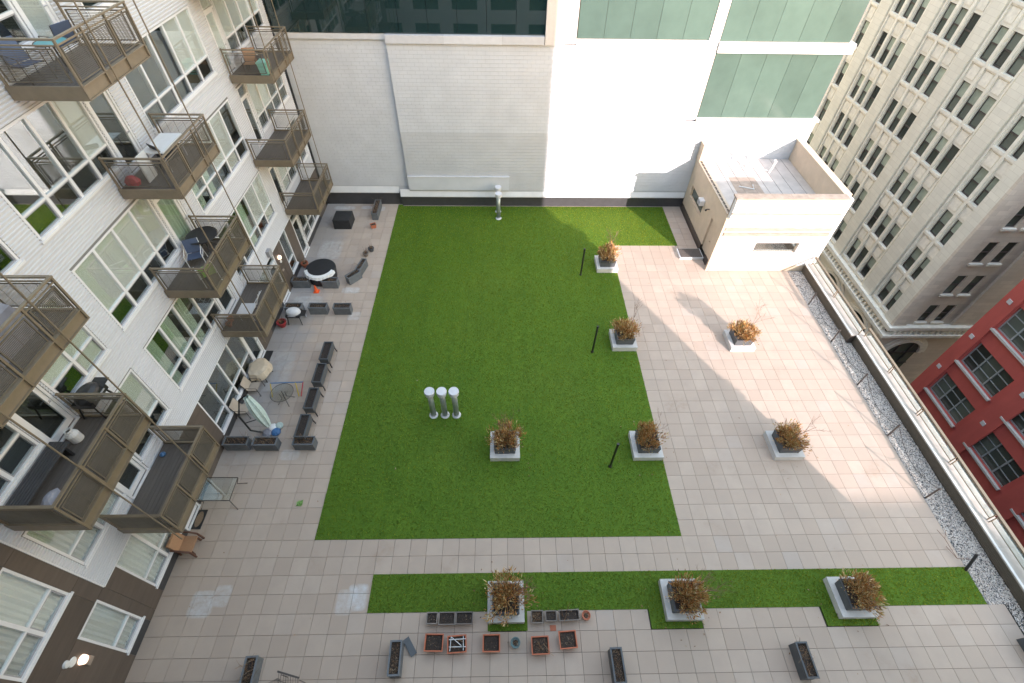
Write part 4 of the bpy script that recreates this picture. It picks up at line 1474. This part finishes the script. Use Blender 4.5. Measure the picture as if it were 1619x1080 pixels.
square_pot(6.48, 7.03, -3.64, -3.17, 'terra2', 'orange square pot below the grass strip planter', G2, 0, 12)
square_pot(8.09, 8.65, -3.73, -3.24, 'terra2', 'orange square pot full of pale dead stems, right half of row', G2, .03, 160, 5)
square_pot(9.02, 9.58, -3.58, -3.1, 'terra2', 'orange square pot, rightmost in the lower row', G2, .06, 60)
# white tied sticks over one pot
mb = MB()
for a, b_ in (((5.35, -3.3), (5.9, -3.28)), ((5.36, -3.5), (5.92, -3.5)), ((5.42, -3.22), (5.4, -3.62)), ((5.82, -3.2), (5.84, -3.6)), ((5.42, -3.22), (5.84, -3.52))): mb.bar((a[0], a[1], .3), (b_[0], b_[1], .3), .018)
mb.build('stick_frame', M['white'], None, label='white sticks tied in a grid over an orange pot', cat='stick frame')


def round_pot(x, y, r, hgt, m_, lab, grp=None, grass=0, rim=1.08):
    p = thing('round_pot', (x, y, .004), lab, 'pot', grp)
    c = (x, y, .004)
    MB().lathe([(r * .7, 0), (r * .95, hgt * .7), (r * rim, hgt * .72), (r * rim, hgt), (r * .9, hgt), (r * .85, hgt * .8)], c, 18).build('pot_body', M[m_], p)
    MB().lathe([(r * .86, hgt * .78), (0, hgt * .84)], c, 18).build('soil', M['soil'], p)
    mb = MB()
    dry_fill(mb, x - r * .6, x + r * .6, y - r * .6, y + r * .6, hgt * .82, 60, .1)
    for i in range(grass):
        a = U(0, 6.28)
        mb.tube([(x, y, hgt * .8), (x + math.cos(a) * r * U(.5, 1.4), y + math.sin(a) * r * U(.5, 1.4), hgt + U(.1, .5))], [.006, .002], 3)
    mb.build('dry_growth', M['dry'], p)


round_pot(7.55, -3.4, .15, .26, 'tealpot', 'small round teal pot in the lower row')
round_pot(10.0, -2.64, .14, .22, 'terra', 'round terracotta pot at the right end of the upper row')
round_pot(-4.5, 10.9, .23, .32, 'red', 'round red glazed pot with wispy grass by the apartment wall', None, 22)
round_pot(-4.6, 15.65, .2, .3, 'terra', 'round pot with brown tuft behind the covered round table', None, 30)
round_pot(-1.2, 16.65, .16, .25, 'greypot', 'round pot with dead plant beyond the narrow trough', 'small dead pots near the lawn', 12)
round_pot(-.95, 17.1, .17, .26, 'boxgrey', 'dark round pot furthest along from the narrow trough', 'small dead pots near the lawn', 12)
square_pot(-1.42, -1.08, 19.35, 19.65, 'terra', 'brown square pot in front of the dry grass trough', 'lone pots', .4, 60)
MB().frustum((0, 0), .34, .16, .36, .18, .004, .06).build('pot_tray', M['boxgrey'], None, label='dark plastic tray lying loose by the rimmed trough', cat='tray')
move(bpy.data.objects['pot_tray'], (4.05, -3.44, 0), -.95, (1.6, 1.2, 1))
MB().box(8.75, 8.95, -3.05, -2.88, .003, .02).build('brick_piece', M['terra'], None, label='loose brick fragment between the two pot rows', cat='brick')
mb = MB()
for i in range(50): mb.tri((-.945 + U(-.12, .12), 1.376 + U(-.1, .1), .005), (-.945 + U(-.12, .12), 1.376 + U(-.1, .1), .01), (-.945 + U(-.14, .14), 1.376 + U(-.12, .16), U(.02, .1)))
mb.build('weed_tuft', M['lawngrn'], None, label='small dried weed lying on the paving left of the lawn', cat='weed')

# ------------------------------------------------------------------ terrace furniture
p = thing('covered_box', (-3.2, 19.85, 0), 'black fabric covered cube beside the far wall', 'covered box')
MB().frustum((-3.2, 19.85), 1.1, 1.1, 1.06, 1.06, .003, .66).build('cover', M['blackfab'], p)
MB().frustum((-3.2, 19.85), 1.09, 1.09, 1.0, 1.0, .661, .7).build('lid', M['blackfab'], p)
p = thing('covered_round_table', (-3.3, 14.68, 0), 'round black covered table with white ruffled cloth around its front', 'table')
MB().lathe([(.78, .0), (.83, .4), (.86, .68), (.82, .74), (0, .78)], (-3.3, 14.68, .003), 32).build('cover', M['blackfab'], p, smooth=False)
mb = MB()
prev = None
for i in range(40):
    a = math.radians(195 + 150 * i / 39)
    r1 = .87 + .012 * math.sin(i * 1.7)
    q = ((-3.3 + r1 * math.cos(a), 14.68 + r1 * math.sin(a), .76), (-3.3 + (r1 + .05) * math.cos(a), 14.68 + (r1 + .05) * math.sin(a), .6 + .03 * math.sin(i * .5)))
    q0 = (-3.3 + .7 * math.cos(a), 14.68 + .7 * math.sin(a), .785)
    if prev:
        mb.quad(prev[0], q[0], q[1], prev[1])
        mb.quad(prev[2], q0, q[0], prev[0])
    prev = (*q, q0)
mb.build('white_cloth', M['white'], p)
p = thing('traffic_cone', (-3.4, 13.5, .003), 'small orange traffic cone between two slate troughs', 'cone')
MB().box(-3.55, -3.25, 13.35, 13.65, .003, .03).build('base', M['orange'], p)
MB().lathe([(.11, .03), (.03, .46), (.02, .47)], (-3.4, 13.5, 0), 16).build('cone_body', M['orange'], p)


def grill(name, x, y, z, lid, body, lab, rz=0):
    p = thing(name, (x, y, z), lab, 'grill')
    p.rotation_euler.z = rz

    def lp(n_, mbx, mm):
        o = bpy.data.objects.new(n_, mbx.mesh(n_, M[mm]))
        COL.objects.link(o)
        o.parent = p
    l = MB().lathe([(1, .656), (.98, .74), (.85, .82), (.55, .88), (.2, .9), (0, .905)], k=24, sx=.38, sy=.28)
    lp('lid', l, lid)
    lp('firebox', MB().box(-.36, .36, -.27, .27, .5, .655), body)
    lp('handle', MB().bar((-.2, -.33, .68), (.2, -.33, .68), .03), 'sash')
    for sx in (-1, 1):
        for sy in (-1, 1): lp('leg', MB().bar((sx * .3, sy * .2, .5), (sx * .36, sy * .3, 0), .04), 'black')
    lp('wheel', MB().tube([(.38, .3, .07), (.42, .3, .07)], .07, 12), 'sash')
    lp('side_shelf', MB().box(.37, .62, -.2, .2, .6, .63), body)


grill('kettle_grill', -3.85, 11.25, .003, 'cap', 'black', 'grey lidded grill on a black stand in front of a slate trough')
grill('balcony_grill', -4.35, 1.35, FL[2] + .02, 'black', 'black', 'black lidded grill on the balcony above the grey bench', math.pi / 2)
MB().box(-4.86, -4.46, 8.5, 9.19, .002, .02).build('door_mat', M['blackfab'], None, label='dark door mat beside the tan covered table', cat='mat', group='door mats')
o = MB().box(-4.84, -4.46, .44, 1.18, .002, .02).build('door_mat', M['black'], None, label='black framed coir door mat under the lowest balcony', cat='mat', group='door mats')
MB().lathe([(.0, .0205), (1, .0205), (1, .03), (0, .031)], k=20, sx=.13, sy=.3).build('coir', M['matfib'], o)
bpy.data.objects['coir'].location = (-4.65, .81, 0)


def sling_chair(x, y, z, rz, m_, lab, frame='steel', grp='sling chairs', back=.5):
    p = thing('sling_chair', (x, y, z), lab, 'chair', grp)
    p.rotation_euler.z = rz

    def lp(n_, mbx, mm):
        o = bpy.data.objects.new(n_, mbx.mesh(n_, M[mm]))
        COL.objects.link(o)
        o.parent = p
    lp('seat', MB().quad((-.25, -.24, .42), (.25, -.24, .42), (.25, .22, .38), (-.25, .22, .38)).quad((-.25, -.24, .405), (-.25, .22, .365), (.25, .22, .365), (.25, -.24, .405)), m_)
    b_ = Vector((0, .22 + .28 * (1 - back), .38 + .58 * (.6 + back * .6)))
    lp('backrest', MB().bar((0, .22, .4), tuple(b_), .5, .02, (0, 1, 0)), m_)
    for s_ in (-1, 1):
        f = MB()
        f.tube([(s_ * .28, -.28, .0), (s_ * .28, -.26, .6), (s_ * .28, .2, .63), (s_ * .28, .34, .0)], .014, 6)
        f.tube([(s_ * .26, -.24, .4), (s_ * .26, .22, .37), (s_ * .26, b_.y, b_.z)], .014, 6)
        lp('side_frame', f, frame)


sling_chair(-4.45, 6.75, .003, math.pi / 2, 'beige', 'beige sling chair against the glass wall beside the tan covered table')
sling_chair(-4.5, 5.55, .003, math.pi / 2, 'beige', 'beige sling chair against the glass wall nearest the folded parasol')
p = thing('covered_table', (-4.4, 7.6, 0), 'table under a wrinkled tan canvas cover by the glass wall', 'table')
mb = MB()
pr = [(0, .86), (.35, .85), (.52, .8), (.58, .62), (.6, .45)]
k = 28
for i, (r_, z_) in enumerate(pr):
    for j in range(k):
        a = 6.283 * j / k
        w = 1 + (.07 * math.sin(5 * a) + .04 * math.sin(9 * a + 1)) * (i / 4)
        mb.v.append((-4.4 + r_ * w * math.cos(a) * .85, 7.6 + r_ * w * math.sin(a), z_ + .02 * math.sin(7 * a) * (i > 1)))
for i in range(len(pr) - 1):
    for j in range(k): mb.f.append((i * k + j, i * k + (j + 1) % k, (i + 1) * k + (j + 1) % k, (i + 1) * k + j))
mb.build('cover', M['canvas'], p)
for a in (.7, 2.3, 3.9, 5.4): MB().bar((-4.4 + .3 * math.cos(a), 7.6 + .3 * math.sin(a), .6), (-4.4 + .42 * math.cos(a), 7.6 + .45 * math.sin(a), 0), .035).build('leg', M['steel'], p)


def round_table(x, y, z, r, hgt, top, lab, name='round_table', leg='steel'):
    p = thing(name, (x, y, z), lab, 'table')
    c = (x, y, z)
    MB().lathe([(0, hgt - .012), (r - .02, hgt - .012), (r - .02, hgt), (0, hgt)], c, 28).build('table_top', M[top], p)
    n0 = 28
    MB().tube([(x + r * math.cos(6.2832 * i / n0), y + r * math.sin(6.2832 * i / n0), z + hgt - .005) for i in range(n0 + 1)], .014, 6, False).build('top_rim', M[leg], p)
    for i in range(4):
        a = .6 + i * math.pi / 2
        MB().tube([(x + r * .25 * math.cos(a), y + r * .25 * math.sin(a), z + hgt - .02), (x + r * .2 * math.cos(a), y + r * .2 * math.sin(a), z + hgt * .5), (x + r * .75 * math.cos(a), y + r * .75 * math.sin(a), z + .01)], .015, 6).build('leg', M[leg], p)
    return p


round_table(-2.9, 6.2, .003, .5, .7, 'clear', 'round glass topped patio table on the grey paving', 'glass_table')
p = thing('toy_goal', (-2.95, 6.9, 0), 'toy goal frame of blue yellow and red tubes behind the glass table', 'toy')
MB().tube([(-3.7, 6.86, .5), (-2.2, 6.92, .5)], .025, 8).build('crossbar', M['toyblue'], p)
MB().tube([(-3.7, 6.86, .5), (-3.62, 6.4, .02)], .022, 8).build('leg', M['toyyel'], p)
MB().tube([(-2.2, 6.92, .5), (-2.3, 6.45, .02)], .022, 8).build('leg', M['toyred'], p)
MB().tube([(-2.55, 6.9, .5), (-2.4, 6.45, .02)], .022, 8).build('leg', M['toyyel'], p)
p = thing('folded_parasol', (-3.2, 4.6, 0), 'folded cantilever parasol with pale green canopy and black curved arm', 'parasol')
MB().tube([(-3.2, 4.5, .05), (-3.75, 4.4, .5), (-4.0, 4.6, 1.3), (-3.85, 4.95, 2.0), (-3.5, 5.05, 2.25)], .04, 8).build('curved_arm', M['black'], p)
MB().bar((-3.9, 4.5, .9), (-3.3, 4.75, .9), .03).build('brace', M['black'], p)
mb = MB()
for i in range(7):
    t_ = i / 6
    cx, cy, cz = -3.5 + .45 * t_, 5.0 - .38 * t_, 2.2 - 1.65 * t_
    for j in range(14):
        a = 6.283 * j / 14
        r_ = (.05 + .14 * math.sin(math.pi * min(1, t_ * .8 + .1))) * (1 + .35 * (j % 2))
        mb.v.append((cx + r_ * math.cos(a), cy + r_ * math.sin(a), cz))
for i in range(6):
    for j in range(14): mb.f.append((i * 14 + j, i * 14 + (j + 1) % 14, (i + 1) * 14 + (j + 1) % 14, (i + 1) * 14 + j))
mb.build('folded_canopy', M['sage'], p)
for x, y, s_, mm in ((-3.2, 4.5, .22, 'greycov'), (-2.85, 4.55, .2, 'toyblue'), (-2.8, 4.85, .17, 'sage'), (-3.05, 4.75, .2, 'white')):
    MB().lathe([(0, .0), (s_, .04), (s_ * 1.05, .12), (s_ * .6, .2), (0, .22)], (x, y, .003), 9).build('weight_bag', M[mm], p)
p = thing('glass_console_table', (-4.05, 1.72, 0), 'rectangular glass patio table with thin dark frame below the lowest balcony', 'table')
mb = MB()
cs = [(-4.72, 2.2), (-3.4, 2.18), (-3.38, 1.26), (-4.68, 1.27)]
for (a, b_), (c, d) in zip(cs, cs[1:] + cs[:1]): mb.tube([(a, b_, .7), (c, d, .7)], .018, 6)
mb.build('top_frame', M['steel'], p)
MB().prism([(x * .995 - .02, y) for x, y in reversed(cs)], .69, .698).build('glass_top', M['clear'], p)
for (a, b_), (c, d) in zip(cs, ((-4.78, 2.3), (-3.32, 2.26), (-3.3, 1.18), (-4.74, 1.2))): MB().tube([(a, b_, .69), ((a * .8 + -4.05 * .2), (b_ * .8 + 1.72 * .2), .35), (c, d, .0)], .016, 6).build('leg', M['steel'], p)
p = thing('wicker_chair', (-4.55, -.2, 0), 'tan wicker lounge chair with dark arms by the curtained window', 'chair')
MB().frustum((-4.5, -.22), .5, .56, .55, .56, .3, .4).build('seat', M['wicker'], p)
MB().bar((-4.72, -.22, .4), (-4.82, -.22, .95), .56, .1, (1, 0, 0)).build('backrest', M['wicker'], p)
for s_ in (-1, 1):
    MB().tube([(-4.8, -.22 + s_ * .33, .7), (-4.45, -.22 + s_ * .34, .62), (-4.22, -.22 + s_ * .33, .5), (-4.18, -.22 + s_ * .33, 0)], .035, 8).build('arm', M['wickdk'], p)
    for x in (-4.78, -4.26): MB().bar((x, -.22 + s_ * .24, .3), (x, -.22 + s_ * .26, 0), .05).build('leg', M['wickdk'], p)
p = thing('wire_cart', (.4, -4.4, 0), 'dark wire cart at the bottom edge beside a grey trough', 'cart')
mb = MB()
for i in range(9):
    x = .22 + i * .078
    mb.tube([(x, -4.15 - i * .02, .82), (x + .02, -4.75, .5)], .006, 4)
for z_, y_ in ((.82, 0), (.72, -.2), (.6, -.4)): mb.tube([(.2, -4.15 + y_, z_), (.88, -4.31 + y_, z_)], .007, 4)
mb.build('basket', M['steel'], p)
MB().bar((.18, -4.14, .83), (.88, -4.31, .83), .05).build('handle_bar', M['steel'], p)
mb = MB()
for a in range(6): mb.tube([(-.4 + .09 * a, -4.75, .35), (-.25 + .08 * a, -4.45, .5), (.2, -4.3, .75 - .05 * a)], .006, 4)
mb.build('side_wire', M['steel'], p)
for x, y in ((.25, -4.2), (.85, -4.35), (.25, -4.9), (.85, -4.9)): MB().bar((x, y, .6), (x, y, .02), .02).build('leg', M['steel'], p)
p = thing('storage_chest', (-3.8, -5.35, 0), 'black storage chest cut by the bottom left edge', 'chest')
MB().box(-4.8, -3.06, -5.7, -5.06, .003, .5).build('chest_body', M['black'], p)
MB().box(-4.83, -3.03, -5.73, -5.02, .501, .56).build('chest_lid', M['black'], p)

# ------------------------------------------------------------------ things on the balconies
F2, F3, F4, F5 = (FL[k] for k in (1, 2, 3, 4))
sling_chair(-4.45, 7.75, F5, -1.9, 'blue', 'blue sling chair near the door on the top left balcony', grp='balcony chairs')
sling_chair(-4.4, 6.3, F5, 1.2, 'blue', 'blue sling chair at the near end of the top left balcony', grp='balcony chairs')
round_table(-4.05, 6.95, F5, .36, .68, 'teal', 'small round teal table between two blue chairs on a balcony', 'bistro_table')
p = thing('folding_table', (-4.0, 8.6, F4), 'white folding table on the balcony with a red bag', 'table')
MB().box(-4.3, -3.6, 8.0, 9.3, F4 + .7, F4 + .74).build('table_top', M['white'], p)
for x, y in ((-4.2, 8.1), (-3.7, 8.1), (-4.2, 9.2), (-3.7, 9.2)): MB().bar((x, y, F4 + .7), (x, y, F4), .03).build('leg', M['sash'], p)
MB().box(-4.15, -4.1, 7.45, 7.95, F4, F4 + .85).build('leaning_board', M['white'], None, label='white board standing on edge on the balcony by the red bag', cat='board')
MB().lathe([(0, 0), (.2, .03), (.24, .15), (.14, .3), (0, .36)], (-4.5, 7.3, F4), 9, 1, .8).build('red_bag', M['toyred'], None, label='crumpled red bag on a middle balcony floor', cat='bag')
round_pot(-4.65, 7.05, .09, .16, 'terra', 'tiny terracotta pot at the balcony corner near the red bag')
sling_chair(-3.75, 8.45, F4, 2.6, 'blackfab', 'black folding chair under the white balcony table', 'black', 'balcony chairs')
round_table(-4.2, 8.45, F3, .55, .72, 'blackfab', 'black mesh round table on the balcony with folding chairs', 'mesh_table', 'black')
sling_chair(-4.25, 7.65, F3, .4, 'blue', 'blue and grey folding chair in front of the black mesh table', 'white', 'balcony chairs')
sling_chair(-3.45, 6.75, F3, -2.4, 'lawngrn', 'green and white webbed lawn chair at a balcony corner', 'white', 'balcony chairs')
p = thing('side_table', (-3.9, 8.3, F2), 'low white table on the lower middle balcony', 'table')
MB().box(-4.25, -3.6, 7.95, 8.6, F2 + .45, F2 + .48).build('table_top', M['cap'], p)
for x, y in ((-4.2, 8.0), (-3.65, 8.0), (-4.2, 8.55), (-3.65, 8.55)): MB().bar((x, y, F2 + .45), (x, y, F2), .03).build('leg', M['sash'], p)
for x, y, l in ((-4.6, 7.7, 'terracotta pot nearest the rail corner on the lower middle balcony'), (-4.65, 8.0, 'second terracotta pot on the lower middle balcony')):
    round_pot(x, y, .12, .2, 'terra', l, 'balcony pots')
    bpy.data.objects[[o.name for o in bpy.data.objects if o.name.startswith('round_pot')][-1]].location.z = F2
p = thing('drying_rack', (-3.6, 9.1, F2), 'white folding drying rack on the lower middle balcony', 'rack')
for s_ in (-1, 1):
    MB().bar((-3.9, 8.9 + s_ * .1, F2), (-3.5, 8.9 - s_ * .1, F2 + .8), .03).build('leg', M['white'], p)
mb = MB()
for i in range(5): mb.bar((-3.9 + i * .1, 8.75, F2 + .2 + i * .13), (-3.9 + i * .1, 9.15, F2 + .2 + i * .13), .016)
mb.build('rungs', M['white'], p)
p = thing('slatted_bench', (-4.5, -1.0, F3), 'dark slatted bench on the balcony below the black grill', 'bench')
for i in range(7): MB().box(-4.75 + i * .075, -4.69 + i * .075, -1.85, .05, F3 + .42, F3 + .45).build('slat', M['charcoal'], p)
for y in (-1.7, -.1): MB().box(-4.7, -4.3, y - .03, y + .03, F3, F3 + .415).build('leg', M['black'], p)
p = thing('gas_bottle', (-4.45, .35, F3), 'white gas bottle at the end of the dark bench', 'gas bottle')
MB().lathe([(.1, 0), (.15, .04), (.155, .3), (.1, .4), (.05, .42)], (-4.45, .35, F3), 16).build('bottle', M['white'], p, smooth=False)
MB().lathe([(.09, .42), (.09, .5), (.08, .5), (.08, .42)], (-4.45, .35, F3), 12).build('collar', M['white'], p)
MB().lathe([(0, 0), (.14, .03), (.17, .12), (.08, .22), (0, .24)], (-3.25, -1.7, F3 + .9), 8, 1, 1.5).build('draped_towel', M['greycov'], None, label='dark grey towel bunched on a balcony rail corner', cat='towel')
p = thing('covered_grill', (-4.0, .9, F4), 'grill under a grey fabric cover on the cropped left balcony', 'grill')
MB().frustum((-4.0, .7), .75, 1.3, .6, 1.05, F4, F4 + .8).build('cover_skirt', M['greycov'], p)
MB().frustum((-4.0, .7), .6, 1.05, .3, .85, F4 + .801, F4 + 1.08).build('cover_top', M['greycov'], p)
MB().lathe([(0, 0), (.09, .02), (.1, .08), (.04, .14), (0, .15)], (-4.62, 1.7, F2), 8).build('blue_bag', M['toyblue'], None, label='small blue bundle on the bare lowest balcony', cat='bag')
sling_chair(-4.2, 17.4, F4, 2.2, 'beige', 'beige reclining chair at the door of the far top balcony', 'black', 'balcony chairs', .2)
sling_chair(-3.95, 16.5, F4, .2, 'wicker', 'brown sling chair seen from behind on the far top balcony', 'steel', 'balcony chairs')
p = thing('storage_bin', (-3.35, 16.35, F4), 'pale mint plastic bin on the far top balcony', 'bin')
MB().frustum((-3.35, 16.35), .3, .38, .38, .48, F4 + .0, F4 + .5).build('bin_body', M['mint'], p)
MB().box(-3.56, -3.14, 16.09, 16.61, F4 + .501, F4 + .54).build('bin_rim', M['mint'], p)

# leaf litter round the planters and on the turf
random.seed(5)
mb = MB()
for i in range(260):
    if i % 3:
        x, y, *_ = random.choice(PL)
        a, r_ = U(0, 6.28), U(.65, 1.5)
        x, y = x + r_ * math.cos(a), y + r_ * math.sin(a)
    else:
        x, y = U(-4, 24), U(-4.5, 21)
    if x > 19.4 and y > 15: continue
    z = .055 if on_lawn(x, y) or on_strip(x, y) else .008
    a, l_ = U(0, 6.28), U(.015, .045)
    d, e = Vector((math.cos(a), math.sin(a), U(-.1, .3))) * l_, Vector((-math.sin(a), math.cos(a), U(-.2, .2))) * l_ * .5
    c = Vector((x, y, z + .012))
    mb.quad(tuple(c - d), tuple(c + e), tuple(c + d), tuple(c - e))
mb.build('leaf_litter', M['dry'], None, kind='stuff')
